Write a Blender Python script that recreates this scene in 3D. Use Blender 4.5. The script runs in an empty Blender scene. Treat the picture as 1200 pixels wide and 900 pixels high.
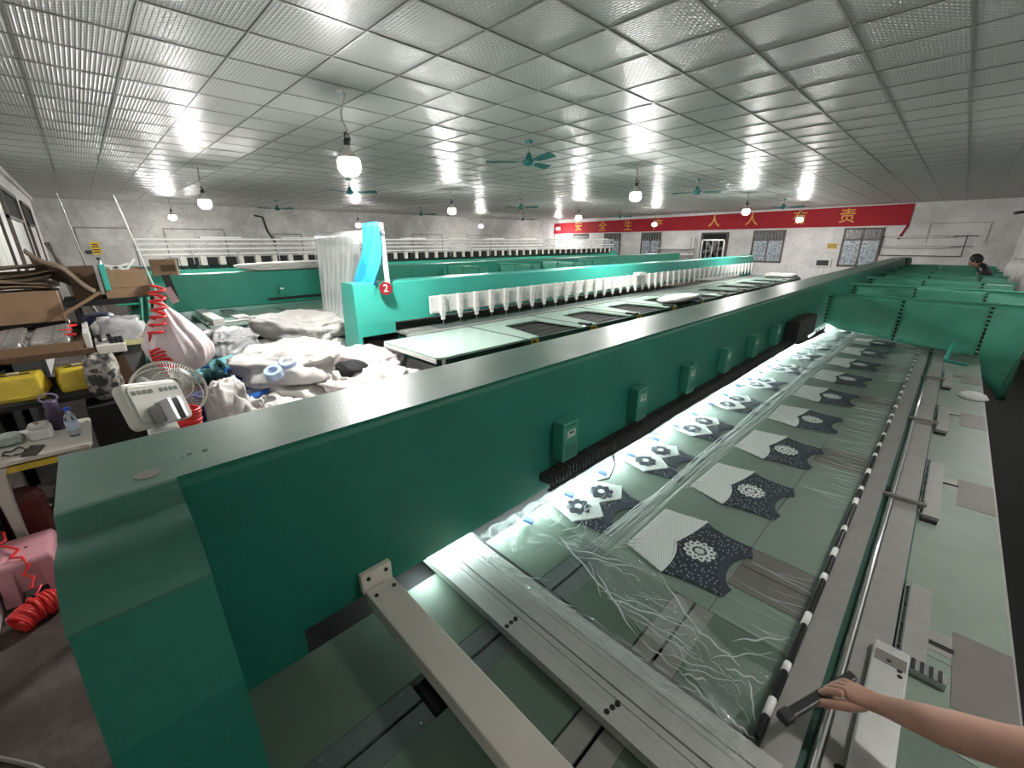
import bpy, bmesh, math, random
import numpy as np
from mathutils import Vector, Matrix, noise
C = bpy.context.scene.collection
SC = bpy.context.scene
rnd = random.Random(7)
# ------------------------------------------------------------------ camera
EYE = np.array([0., 0., 2.0]); FOC = 492.6
def _axes(yaw, pitch, roll):
    cy, sy, cp, sp = math.cos(yaw), math.sin(yaw), math.cos(pitch), math.sin(pitch)
    f = np.array([-sy*cp, cy*cp, -sp]); r = np.array([cy, sy, 0.]); d = np.cross(f, r)
    cr, sr = math.cos(roll), math.sin(roll)
    return cr*r+sr*d, -sr*r+cr*d, f
AR, AD, AF = _axes(.7967, .3258, .0036)
cam = bpy.data.cameras.new('camera'); cam.sensor_width = 36; cam.lens = FOC/1200*36; cam.clip_start = .05; cam.clip_end = 200
camo = bpy.data.objects.new('camera', cam); C.objects.link(camo)
M = Matrix.Identity(4)
for i in range(3):
    M[i][0], M[i][1], M[i][2], M[i][3] = AR[i], -AD[i], -AF[i], EYE[i]
camo.matrix_world = M; SC.camera = camo
def ray(u, v): return AR*(u-600)/FOC + AD*(v-450)/FOC + AF
def Zp(u, v, z): d = ray(u, v); return Vector(EYE+d*(z-2)/d[2])     # survey helpers: a sight line met with a real plane
def Xp(u, v, x): d = ray(u, v); return Vector(EYE+d*x/d[0])
def Yp(u, v, y): d = ray(u, v); return Vector(EYE+d*y/d[1])
# ------------------------------------------------------------------ world, view
w = bpy.data.worlds.new('world'); SC.world = w; w.use_nodes = True
w.node_tree.nodes['Background'].inputs[0].default_value = (.6, .7, .8, 1); w.node_tree.nodes['Background'].inputs[1].default_value = .15
SC.view_settings.view_transform = 'Standard'; SC.view_settings.look = 'None'; SC.view_settings.gamma = 1
SC.view_settings.use_curve_mapping = False; SC.view_settings.exposure = 0.0
BULB_W = 1020.0; AISLE_FILL_W = 205.0; LED_W = 46.0
ROOM = dict(x0=-21.3, x1=1.3, y0=-.78, y1=24.0, h=3.413)
# ------------------------------------------------------------------ helpers
OFF = {}
def tag(o, label=None, cat=None, group=None, kind=None):
    if label: o['label'] = label
    if cat: o['category'] = cat
    if group: o['group'] = group
    if kind: o['kind'] = kind
    return o
def thing(name, label, cat, loc=(0, 0, 0), group=None, rotz=0):
    o = bpy.data.objects.new(name, None); C.objects.link(o); o.location = loc; o.rotation_euler = (0, 0, rotz)
    o.empty_display_size = .1
    OFF[o.name] = Vector(loc); return tag(o, label, cat, group)
class MB:
    def __init__(s): s.v = []; s.f = []; s.m = []; s.k = 0
    def add(s, vs, fs):
        b = len(s.v); s.v += [tuple(x) for x in vs]; s.f += [tuple(b+i for i in f) for f in fs]; s.m += [s.k]*len(fs); return s
    def box(s, x0, x1, y0, y1, z0, z1):
        return s.add([(x0,y0,z0),(x1,y0,z0),(x1,y1,z0),(x0,y1,z0),(x0,y0,z1),(x1,y0,z1),(x1,y1,z1),(x0,y1,z1)],
                     [(0,3,2,1),(4,5,6,7),(0,1,5,4),(1,2,6,5),(2,3,7,6),(3,0,4,7)])
    def obox(s, c, d, rot=None):
        rot = rot or Matrix.Identity(3); c = Vector(c); h = [x/2 for x in d]
        vs = [c + rot @ Vector((sx*h[0], sy*h[1], sz*h[2])) for sz in (-1,1) for sx, sy in ((-1,-1),(1,-1),(1,1),(-1,1))]
        return s.add(vs, [(0,3,2,1),(4,5,6,7),(0,1,5,4),(1,2,6,5),(2,3,7,6),(3,0,4,7)])
    def cyl(s, p0, p1, r0, r1=None, n=12, cap=True):
        r1 = r0 if r1 is None else r1
        p0, p1 = Vector(p0), Vector(p1); a = (p1-p0).normalized(); u = a.orthogonal().normalized(); w_ = a.cross(u)
        vs = []
        for p, r in ((p0, r0), (p1, r1)):
            for i in range(n):
                t = 2*math.pi*i/n; vs.append(p + (u*math.cos(t)+w_*math.sin(t))*r)
        fs = [(i, (i+1) % n, n+(i+1) % n, n+i) for i in range(n)]
        if cap: fs += [tuple(range(n))[::-1], tuple(range(n, 2*n))]
        return s.add(vs, fs)
    def tube(s, pts, r, n=6, closed=False):
        pts = [Vector(p) for p in pts]; vs = []; L = len(pts); u = None
        for i, p in enumerate(pts):
            a = (pts[(i+1) % L if closed else min(i+1, L-1)] - pts[i-1 if (closed or i) else 0]).normalized()
            u = a.orthogonal() if u is None else (u - a*u.dot(a))
            u = u.normalized() if u.length > 1e-6 else a.orthogonal().normalized()
            w_ = a.cross(u); rr = r[i] if isinstance(r, (list, tuple)) else r
            for k in range(n):
                t = 2*math.pi*k/n; vs.append(p + (u*math.cos(t)+w_*math.sin(t))*rr)
        fs = [(i*n+k, i*n+(k+1) % n, ((i+1) % L)*n+(k+1) % n, ((i+1) % L)*n+k) for i in range(L if closed else L-1) for k in range(n)]
        if not closed: fs += [tuple(range(n))[::-1], tuple(range((L-1)*n, L*n))]
        return s.add(vs, fs)
    def lathe(s, prof, c=(0, 0, 0), n=20, rot=None, ring=False):
        rot = rot or Matrix.Identity(3); c = Vector(c); vs = []
        for r, z in prof:
            for k in range(n):
                t = 2*math.pi*k/n; vs.append(c + rot @ Vector((r*math.cos(t), r*math.sin(t), z)))
        L = len(prof)
        fs = [(i*n+k, i*n+(k+1) % n, (i+1)*n+(k+1) % n, (i+1)*n+k) for i in range(L-1) for k in range(n)]
        if ring: fs += [((L-1)*n+k, (L-1)*n+(k+1) % n, (k+1) % n, k) for k in range(n)]
        if prof[0][0] > 1e-5 and not ring: fs.append(tuple(range(n))[::-1])
        if prof[-1][0] > 1e-5 and not ring: fs.append(tuple(range((L-1)*n, L*n)))
        return s.add(vs, fs)
    def prism(s, poly, axis, a, b):
        n = len(poly)
        def P(p, t): return {'x': (t, p[0], p[1]), 'y': (p[0], t, p[1]), 'z': (p[0], p[1], t)}[axis]
        return s.add([P(p, a) for p in poly]+[P(p, b) for p in poly],
                     [tuple(range(n))[::-1], tuple(range(n, 2*n))]+[(i, (i+1) % n, n+(i+1) % n, n+i) for i in range(n)])
    def sphere(s, c, r, n=12, m=8, sc=(1, 1, 1), rot=None):
        rot = rot or Matrix.Identity(3); c = Vector(c); vs = []
        for j in range(m+1):
            ph = math.pi*j/m
            for k in range(n):
                t = 2*math.pi*k/n
                vs.append(c + rot @ Vector((r*sc[0]*math.sin(ph)*math.cos(t), r*sc[1]*math.sin(ph)*math.sin(t), -r*sc[2]*math.cos(ph))))
        return s.add(vs, [(j*n+k, j*n+(k+1) % n, (j+1)*n+(k+1) % n, (j+1)*n+k) for j in range(m) for k in range(n)])
    def sheet(s, fn, nu, nv, th=0):
        vs = [Vector(fn(i/nu, j/nv)) for j in range(nv+1) for i in range(nu+1)]; W_ = nu+1
        s.add(vs, [(j*W_+i, j*W_+i+1, (j+1)*W_+i+1, (j+1)*W_+i) for j in range(nv) for i in range(nu)])
        return s
    def build(s, name, mats, parent=None, smooth=False, bevel=0, solid=0, seg=2, clean=False, sub=0, local=False):
        me = bpy.data.meshes.new(name); off = Vector((0, 0, 0)) if (parent is None or local) else OFF[parent.name]
        me.from_pydata([(x[0]-off.x, x[1]-off.y, x[2]-off.z) for x in s.v], [], s.f)
        mats = mats if isinstance(mats, (list, tuple)) else [mats]
        for m_ in mats: me.materials.append(m_)
        if len(mats) > 1: me.polygons.foreach_set('material_index', s.m)
        bm = bmesh.new(); bm.from_mesh(me)
        if clean: bmesh.ops.remove_doubles(bm, verts=bm.verts, dist=1e-5)
        bmesh.ops.recalc_face_normals(bm, faces=bm.faces); bm.to_mesh(me); bm.free()
        if smooth: me.polygons.foreach_set('use_smooth', [True]*len(me.polygons))
        o = bpy.data.objects.new(name, me); C.objects.link(o); OFF[o.name] = off
        if parent: o.parent = parent
        if solid: q = o.modifiers.new('solid', 'SOLIDIFY'); q.thickness = solid; q.offset = 0
        if bevel: q = o.modifiers.new('bevel', 'BEVEL'); q.width = bevel; q.segments = seg; q.limit_method = 'ANGLE'; q.angle_limit = .6; q.harden_normals = False
        if sub: q = o.modifiers.new('sub', 'SUBSURF'); q.levels = q.render_levels = sub
        return o
KIDS = {}
def copy_tree(o, parent=None):
    c = o.copy(); C.objects.link(c); OFF[c.name] = OFF.get(o.name, Vector())
    if parent: c.parent = parent
    for ch in [x for x in o.children]: copy_tree(ch, c)
    return c
def copy_part(o, dloc, parent=None):
    c = copy_tree(o, parent or o.parent); c.location = Vector(o.location)+Vector(dloc); return c
def struct(o): o['kind'] = 'structure'; return o
def stuff(o): o['kind'] = 'stuff'; return o
# ------------------------------------------------------------------ materials
def mat(name, col, rough=.5, metal=0, var=0, vscale=6, bump=0, bscale=40, col2=None, emit=0, coat=0, alpha=1, trans=0, spec=.5, detail=4, sheen=0):
    m = bpy.data.materials.new(name); m.use_nodes = True; nt = m.node_tree; b = nt.nodes['Principled BSDF']
    b.inputs['Base Color'].default_value = (*col, 1); b.inputs['Roughness'].default_value = rough; b.inputs['Metallic'].default_value = metal
    b.inputs['Specular IOR Level'].default_value = spec
    if coat: b.inputs['Coat Weight'].default_value = coat; b.inputs['Coat Roughness'].default_value = .15
    if alpha < 1: b.inputs['Alpha'].default_value = alpha
    if trans: b.inputs['Transmission Weight'].default_value = trans
    if sheen: b.inputs['Sheen Weight'].default_value = sheen
    if emit: b.inputs['Emission Color'].default_value = (*col, 1); b.inputs['Emission Strength'].default_value = emit
    if var or col2 or bump:
        tc = nt.nodes.new('ShaderNodeTexCoord')
    if var or col2:
        n = nt.nodes.new('ShaderNodeTexNoise'); n.inputs['Scale'].default_value = vscale; n.inputs['Detail'].default_value = detail; n.inputs['Roughness'].default_value = .65
        nt.links.new(tc.outputs['Object'], n.inputs['Vector'])
        r = nt.nodes.new('ShaderNodeValToRGB'); nt.links.new(n.outputs['Fac'], r.inputs['Fac'])
        c2 = col2 or tuple(max(0, c*(1-var)) for c in col)
        r.color_ramp.elements[0].position = .35; r.color_ramp.elements[0].color = (*c2, 1)
        r.color_ramp.elements[1].position = .65; r.color_ramp.elements[1].color = (*col, 1)
        nt.links.new(r.outputs['Color'], b.inputs['Base Color'])
    if bump:
        n2 = nt.nodes.new('ShaderNodeTexNoise'); n2.inputs['Scale'].default_value = bscale; n2.inputs['Detail'].default_value = 3
        nt.links.new(tc.outputs['Object'], n2.inputs['Vector'])
        bp = nt.nodes.new('ShaderNodeBump'); bp.inputs['Strength'].default_value = bump; bp.inputs['Distance'].default_value = .01
        nt.links.new(n2.outputs['Fac'], bp.inputs['Height']); nt.links.new(bp.outputs['Normal'], b.inputs['Normal'])
    return m
MT = {}
MT['green'] = mat('green_enamel', (.011, .135, .090), .46, var=.18, vscale=3, bump=.08, bscale=160, spec=.3)
MT['greencover'] = mat('muted_green_enamel', (.05, .155, .115), .42, col2=(.03, .12, .085), vscale=5, bump=.1, bscale=170, spec=.4)  # green between the front and top tones, for the post cover
MT['greentop'] = mat('pale_green_enamel', (.135, .245, .195), .36, col2=(.085, .19, .145), vscale=2.2, bump=.12, bscale=180, spec=.6)  # paler, greyer green for the top faces
MT['mint'] = mat('mint_enamel', (.05, .43, .345), .4, var=.12, vscale=2, bump=.03, bscale=120)
MT['darkgreen'] = mat('dark_green_enamel', (.008, .07, .05), .45, var=.2, vscale=4)
MT['boxgreen'] = mat('driver_box_green', (.03, .2, .14), .45, var=.15, vscale=20)
MT['table'] = mat('sage_table_laminate', (.205, .262, .215), .42, var=.12, vscale=5, bump=.04, bscale=300, spec=.4)
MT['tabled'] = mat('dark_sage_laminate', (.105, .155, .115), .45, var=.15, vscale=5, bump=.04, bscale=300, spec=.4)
MT['tableglow'] = mat('mint_table_laminate', (.46, .62, .54), .16, var=.05, vscale=3)
MT['slate'] = mat('slate_strip', (.10, .125, .12), .5, var=.15, vscale=15)
MT['brownstrip'] = mat('taupe_plate', (.15, .135, .12), .45, var=.12, vscale=12)
MT['alu'] = mat('brushed_aluminium', (.58, .58, .56), .36, .6, var=.1, vscale=20, spec=.5)
MT['alud'] = mat('dull_aluminium', (.30, .295, .275), .42, .35, var=.12, vscale=14)
MT['chrome'] = mat('chrome', (.8, .8, .8), .12, 1)
MT['steel'] = mat('steel', (.45, .45, .46), .3, .9)
MT['tan'] = mat('beige_enamel', (.58, .545, .48), .42, var=.06, vscale=5, bump=.04, bscale=250)
MT['black'] = mat('black_plastic', (.012, .012, .013), .4)
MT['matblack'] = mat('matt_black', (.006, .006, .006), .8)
MT['rubber'] = mat('dark_rubber', (.02, .02, .02), .7, bump=.1)
MT['white'] = mat('white_plastic', (.78, .77, .74), .35)
MT['whitep'] = mat('white_enamel', (.80, .80, .77), .3, var=.05, vscale=8)
MT['cream'] = mat('cream_plastic', (.62, .59, .53), .4, var=.08, vscale=10)
MT['sack'] = mat('white_sack', (.66, .635, .61), .55, var=.1, vscale=6, bump=.25, bscale=25)
MT['sackpink'] = mat('pinkish_sack', (.80, .68, .70), .5, var=.1, vscale=5, bump=.25, bscale=25)
MT['sackgrey'] = mat('grey_translucent_bag', (.52, .52, .53), .3, var=.25, vscale=14, bump=.4, bscale=22)
MT['bluecloth'] = mat('cyan_cloth', (.03, .42, .78), .7, var=.15, vscale=9, bump=.15)
MT['blue'] = mat('blue_crate', (.015, .06, .30), .4, var=.15)
MT['bluelight'] = mat('blue_tag', (.12, .22, .50), .6)
MT['teal'] = mat('teal_thread', (.22, .55, .58), .7, bump=.2, bscale=120)
MT['red'] = mat('red_coil', (.75, .03, .03), .35)
MT['pink'] = mat('pink_plastic', (.68, .33, .38), .4, var=.08, vscale=8)
MT['yellow'] = mat('yellow_plastic', (.62, .46, .04), .45, var=.2, vscale=12)
MT['card'] = mat('cardboard', (.30, .19, .11), .8, var=.2, vscale=7, bump=.08, bscale=60)
MT['carddark'] = mat('dark_cardboard', (.13, .075, .045), .85, var=.3, vscale=6)
MT['kraft'] = mat('kraft_board', (.22, .16, .11), .8, var=.4, vscale=5, bump=.1)
MT['greycab'] = mat('grey_cabinet', (.17, .17, .16), .6, var=.15, vscale=5)
MT['purple'] = mat('purple_plastic', (.035, .02, .05), .3)
MT['tinblue'] = mat('blue_cap', (.03, .12, .75), .35)
MT['label'] = mat('label_print', (.5, .6, .75), .4)
MT['skin'] = mat('skin', (.50, .27, .20), .5, var=.15, vscale=14, bump=.04, bscale=200)
MT['hair'] = mat('black_hair', (.01, .009, .009), .5)
MT['redcloth'] = mat('red_banner', (.36, .010, .02), .8, var=.12, vscale=2)
MT['gold'] = mat('gold_letters', (.72, .38, .08), .6)
MT['cone'] = mat('silver_wrap', (.42, .40, .38), .25, .5, var=.4, vscale=30)
MT['brownwrap'] = mat('brown_wrap', (.14, .09, .07), .3, .2, var=.4, vscale=25)
MT['navy'] = mat('navy', (.006, .009, .03), .85, bump=.4, bscale=240)
MT['knitwhite'] = mat('white_crochet', (.80, .80, .80), .85, bump=.3, bscale=200)
MT['wood'] = mat('dark_door_wood', (.09, .075, .06), .6, var=.2, vscale=8)
MT['fanmetal'] = mat('fan_green', (.02, .17, .155), .35, .2)
MT['signyellow'] = mat('sign_yellow', (.62, .42, .02), .5)
MT['greennet'] = None
# ------------------------------------------------------------------ special materials
def nodes(name):
    m = bpy.data.materials.new(name); m.use_nodes = True; nt = m.node_tree
    return m, nt, nt.nodes['Principled BSDF'], (lambda t: nt.nodes.new('ShaderNode'+t)), nt.links.new
def ramp(r, *st):
    e = r.color_ramp.elements
    while len(e) < len(st): e.new(.5)
    for q, (p, c) in zip(e, st): q.position = p; q.color = (*c, 1) if len(c) == 3 else c
def ceiling_mat():
    m, nt, b, N, L = nodes('embossed_ceiling_tile')
    b.inputs['Base Color'].default_value = (.38, .395, .38, 1); b.inputs['Roughness'].default_value = .34; b.inputs['Specular IOR Level'].default_value = .32
    tc = N('TexCoord'); br = N('TexBrick'); br.offset = .5
    br.inputs['Scale'].default_value = 1; br.inputs['Brick Width'].default_value = .05; br.inputs['Row Height'].default_value = .03
    br.inputs['Mortar Size'].default_value = .009; br.inputs['Mortar Smooth'].default_value = .9
    L(tc.outputs['Object'], br.inputs['Vector'])
    no = N('TexNoise'); no.inputs['Scale'].default_value = 7; L(tc.outputs['Object'], no.inputs['Vector'])
    mx = N('Math'); mx.operation = 'MULTIPLY_ADD'; mx.inputs[1].default_value = .5; L(no.outputs['Fac'], mx.inputs[0]); L(br.outputs['Fac'], mx.inputs[2])
    bp = N('Bump'); bp.inputs['Strength'].default_value = .8; bp.inputs['Distance'].default_value = .006
    L(mx.outputs[0], bp.inputs['Height']); L(bp.outputs['Normal'], b.inputs['Normal']); return m
def wall_mat(name, base, dirt, patch=.5, sc=.9):
    m, nt, b, N, L = nodes(name); b.inputs['Roughness'].default_value = .8
    tc = N('TexCoord'); a = N('TexNoise'); a.inputs['Scale'].default_value = sc; a.inputs['Detail'].default_value = 8; a.inputs['Roughness'].default_value = .7
    L(tc.outputs['Object'], a.inputs['Vector']); r = N('ValToRGB'); ramp(r, (.30, dirt), (patch, tuple((x+y)/2 for x, y in zip(base, dirt))), (.62, base)); L(a.outputs['Fac'], r.inputs['Fac'])
    c = N('TexNoise'); c.inputs['Scale'].default_value = 9; c.inputs['Detail'].default_value = 6; L(tc.outputs['Object'], c.inputs['Vector'])
    r2 = N('ValToRGB'); ramp(r2, (.25, (.72, .7, .68)), (.45, (1, 1, 1))); L(c.outputs['Fac'], r2.inputs['Fac'])
    mm = N('MixRGB'); mm.blend_type = 'MULTIPLY'; mm.inputs[0].default_value = .8; L(r.outputs[0], mm.inputs[1]); L(r2.outputs[0], mm.inputs[2]); L(mm.outputs[0], b.inputs['Base Color'])
    bp = N('Bump'); bp.inputs['Strength'].default_value = .25; bp.inputs['Distance'].default_value = .02; L(c.outputs['Fac'], bp.inputs['Height']); L(bp.outputs[0], b.inputs['Normal']); return m
def floor_mat():
    m, nt, b, N, L = nodes('dirty_concrete_floor'); tc = N('TexCoord'); b.inputs['Roughness'].default_value = .65
    a = N('TexNoise'); a.inputs['Scale'].default_value = 2.2; a.inputs['Detail'].default_value = 9; a.inputs['Roughness'].default_value = .72; L(tc.outputs['Object'], a.inputs['Vector'])
    r = N('ValToRGB'); ramp(r, (.3, (.02, .014, .011)), (.52, (.062, .046, .038)), (.7, (.15, .125, .11))); L(a.outputs['Fac'], r.inputs['Fac']); L(r.outputs[0], b.inputs['Base Color'])
    bp = N('Bump'); bp.inputs['Strength'].default_value = .3; bp.inputs['Distance'].default_value = .02; L(a.outputs['Fac'], bp.inputs['Height']); L(bp.outputs[0], b.inputs['Normal']); return m
def film_mat(name, base=.10, tint=(.85, .93, .92), bump=.3, sc=(14, 60, 14)):
    m, nt, b, N, L = nodes(name); nt.nodes.remove(b); out = nt.nodes['Material Output']
    tr = N('BsdfTransparent'); tr.inputs[0].default_value = (.96, .985, .975, 1); gl = N('BsdfGlossy'); gl.inputs['Roughness'].default_value = .16
    df = N('BsdfDiffuse'); df.inputs[0].default_value = (*tint, 1)
    tl = N('BsdfTranslucent'); tl.inputs[0].default_value = (*tint, 1)
    tc = N('TexCoord'); mp = N('Mapping'); mp.inputs['Scale'].default_value = sc; L(tc.outputs['Object'], mp.inputs[0])
    n = N('TexNoise'); n.inputs['Scale'].default_value = 1; n.inputs['Detail'].default_value = 4; L(mp.outputs[0], n.inputs['Vector'])
    bp = N('Bump'); bp.inputs['Strength'].default_value = bump; bp.inputs['Distance'].default_value = .02; L(n.outputs['Fac'], bp.inputs['Height']); L(bp.outputs[0], gl.inputs['Normal'])
    d2 = N('MixShader'); d2.inputs[0].default_value = .4; L(df.outputs[0], d2.inputs[1]); L(tl.outputs[0], d2.inputs[2])
    m1 = N('MixShader'); m1.inputs[0].default_value = base; L(tr.outputs[0], m1.inputs[1]); L(d2.outputs[0], m1.inputs[2])
    fr = N('Fresnel'); fr.inputs[0].default_value = 1.4; L(bp.outputs[0], fr.inputs['Normal'])
    mm = N('Math'); mm.operation = 'MULTIPLY'; mm.inputs[1].default_value = .19; L(fr.outputs[0], mm.inputs[0])
    m2 = N('MixShader'); L(mm.outputs[0], m2.inputs[0]); L(m1.outputs[0], m2.inputs[1]); L(gl.outputs[0], m2.inputs[2]); L(m2.outputs[0], out.inputs[0]); return m
def net_mat():
    m, nt, b, N, L = nodes('green_tarpaulin'); nt.nodes.remove(b); out = nt.nodes['Material Output']
    tc = N('TexCoord'); n = N('TexNoise'); n.inputs['Scale'].default_value = 2.5; n.inputs['Detail'].default_value = 5; L(tc.outputs['Object'], n.inputs['Vector'])
    r = N('ValToRGB'); ramp(r, (.3, (.10, .40, .30)), (.7, (.18, .56, .43))); L(n.outputs['Fac'], r.inputs['Fac'])
    df = N('BsdfDiffuse'); tl = N('BsdfTranslucent'); gl = N('BsdfGlossy'); gl.inputs['Roughness'].default_value = .3
    L(r.outputs[0], df.inputs[0]); L(r.outputs[0], tl.inputs[0])
    a = N('MixShader'); a.inputs[0].default_value = .5; L(df.outputs[0], a.inputs[1]); L(tl.outputs[0], a.inputs[2])
    bp = N('Bump'); bp.inputs['Strength'].default_value = .4; bp.inputs['Distance'].default_value = .03; L(n.outputs['Fac'], bp.inputs['Height']); L(bp.outputs[0], gl.inputs['Normal'])
    c = N('MixShader'); c.inputs[0].default_value = .05; L(a.outputs[0], c.inputs[1]); L(gl.outputs[0], c.inputs[2]); L(c.outputs[0], out.inputs[0]); return m
def lace_mat():
    m, nt, b, N, L = nodes('navy_openwork_lace'); b.inputs['Roughness'].default_value = .85
    tc = N('TexCoord'); v = N('TexVoronoi'); v.voronoi_dimensions = '2D'; v.inputs['Scale'].default_value = 62; v.inputs['Randomness'].default_value = .75; mp = N('Mapping'); mp.inputs['Scale'].default_value = (1, .55, 0); L(tc.outputs['Object'], mp.inputs[0]); L(mp.outputs[0], v.inputs['Vector'])
    r = N('ValToRGB'); ramp(r, (.10, (.26, .29, .30)), (.24, (.006, .009, .026))); L(v.outputs['Distance'], r.inputs['Fac']); L(r.outputs[0], b.inputs['Base Color']); return m
def crochet_mat():
    m, nt, b, N, L = nodes('white_openwork_crochet'); b.inputs['Roughness'].default_value = .85
    tc = N('TexCoord'); w_ = N('TexBrick'); w_.offset = .5; w_.inputs['Scale'].default_value = 1; w_.inputs['Brick Width'].default_value = .011; w_.inputs['Row Height'].default_value = .011; w_.inputs['Mortar Size'].default_value = .0024; w_.inputs['Mortar Smooth'].default_value = .5
    L(tc.outputs['Object'], w_.inputs['Vector'])
    r = N('ValToRGB'); ramp(r, (.1, (.58, .62, .60)), (.6, (.95, .95, .95))); L(w_.outputs['Fac'], r.inputs['Fac']); L(r.outputs[0], b.inputs['Base Color']); return m
def pane_mat(name, a, bcol, sc=9):
    m, nt, b, N, L = nodes(name); b.inputs['Roughness'].default_value = .25
    tc = N('TexCoord'); v = N('TexVoronoi'); v.inputs['Scale'].default_value = sc; L(tc.outputs['Object'], v.inputs['Vector'])
    n = N('TexNoise'); n.inputs['Scale'].default_value = sc*1.4; n.inputs['Detail'].default_value = 6; L(tc.outputs['Object'], n.inputs['Vector'])
    r = N('ValToRGB'); ramp(r, (.4, bcol), (.6, a)); L(n.outputs['Fac'], r.inputs['Fac']); L(r.outputs[0], b.inputs['Base Color']); return m
MT['ceil'] = ceiling_mat(); MT['wleft'] = wall_mat('stained_concrete_wall', (.47, .47, .45), (.28, .27, .25)); MT['wback'] = wall_mat('whitewashed_wall', (.74, .72, .72), (.50, .48, .47), .45)
MT['floor'] = floor_mat(); MT['film'] = film_mat('clear_film', .05); MT['filmw'] = film_mat('hanging_film', .34, (.95, .95, .96), .35, (40, 40, 4)); MT['filmc'] = film_mat('crumpled_film', .19, (.9, .95, .95), .5, (30, 30, 30))
MT['ridge'] = film_mat('film_fold', .42, (.97, 1, .99), .2, (30, 30, 30)); MT['net'] = net_mat(); MT['lace'] = lace_mat(); MT['crochet'] = crochet_mat()
MT['pane'] = pane_mat('patterned_pane', (.45, .50, .55), (.16, .19, .22)); MT['dark_pane'] = pane_mat('dark_pane', (.06, .07, .08), (.02, .02, .02))
MT['bulb'] = mat('lit_bulb', (1, .975, .935), .3, emit=1); MT['globe'] = mat('dim_upper_globe', (1, .96, .90), .3, emit=5); MT['fillbulb'] = mat('added_fill_bulb', (1, .975, .935), .3, emit=1); MT['led'] = mat('lit_led_strip', (.82, 1, .97), .3, emit=1)
# ------------------------------------------------------------------ setting
R = ROOM; H = R['h']
fl = struct(MB().box(R['x0'], R['x1'], R['y0'], R['y1'], -.1, 0).build('floor', MT['floor']))
rm_ = tag(MB().box(.46, 1.24, -.7, 11.3, 0, .012).build('rubber_mat', MT['matblack']), 'long black sheet standing in for shade on the right aisle floor', 'mat')  # black sheet painted in as shade, keeps the aisle floor dark
struct(MB().box(R['x0']-.2, R['x0'], R['y0']-.2, R['y1']+.2, 0, H+.05).build('wall_left', MT['wleft']))
struct(MB().box(R['x0'], R['x1'], R['y1'], R['y1']+.2, 0, H+.05).build('wall_back', MT['wback']))
struct(MB().box(R['x1'], R['x1']+.2, R['y0']-.2, R['y1']+.2, 0, H+.05).build('wall_right', MT['wback']))
struct(MB().box(R['x0'], R['x1'], R['y0']-.2, R['y0'], 0, H+.05).build('wall_front', MT['wback']))
ce = struct(MB().box(R['x0'], R['x1'], R['y0'], R['y1'], H+.02, H+.07).build('ceiling', MT['darkgreen'] if 0 else MT['alud']))
T = .6; GX = -3.896; tiles = []
for i in range(-60, 60):
    for j in range(-3, 60):
        x, y = GX+T*(i+.5), T*(j+.5)
        if R['x0']-.3 < x < R['x1']+.3 and R['y0']-.3 < y < R['y1']+.3: tiles.append((x, y))
def tile_rank(p):
    x, y = p; q = np.array([x, y, H])-EYE; dep = q@AF
    if dep < .15: return 99+abs(x)+abs(y)
    u = 600+FOC*(q@AR)/dep; v = 450+FOC*(q@AD)/dep
    return dep + (0 if -80 < u < 1280 and -120 < v < 900 else 40)
tiles.sort(key=tile_rank)
mb = MB(); e = .002; mb.add([(-.3+e, -.3+e, 0), (.3-e, -.3+e, 0), (.3-e, .3-e, 0), (-.3+e, .3-e, 0), (-.29, -.29, -.006), (.29, -.29, -.006), (.29, .29, -.006), (-.29, .29, -.006)],
    [(0,1,2,3)[::-1], (4,7,6,5), (0,1,5,4), (1,2,6,5), (2,3,7,6), (3,0,4,7)])
proto = mb.build('ceiling_tile', MT['ceil'], ce); proto.location = (*tiles[0], H+.012)
def jig(o):
    o.rotation_euler = (rnd.uniform(-.004, .004), rnd.uniform(-.004, .004), 0)
jig(proto)
for p in tiles[1:300]:
    c = proto.copy(); C.objects.link(c); c.parent = ce; c.location = (*p, H+.012); jig(c)
rest = MB()
for x, y in tiles[300:]:
    a, b_ = rnd.uniform(-.0012, .0012), rnd.uniform(-.0012, .0012)
    rest.add([(x+sx*.294, y+sy*.294, H+.006+sx*a+sy*b_) for sx, sy in ((-1,-1),(-1,1),(1,1),(1,-1))], [(0, 1, 2, 3)])
stuff(rest.build('ceiling_tiles', MT['ceil'], ce))
for i in range(-60, 60):
    x = GX+T*i
    if R['x0'] < x < R['x1']: MB().box(x-.007, x+.007, R['y0'], R['y1'], H-.001, H+.014).build('ceiling_rail', MT['alud'], ce)
for j in range(-3, 60):
    y = T*j
    if R['y0'] < y < R['y1']: MB().box(R['x0'], R['x1'], y-.0045, y+.0045, H-.0005, H+.014).build('ceiling_rail', MT['alud'], ce)
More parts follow.
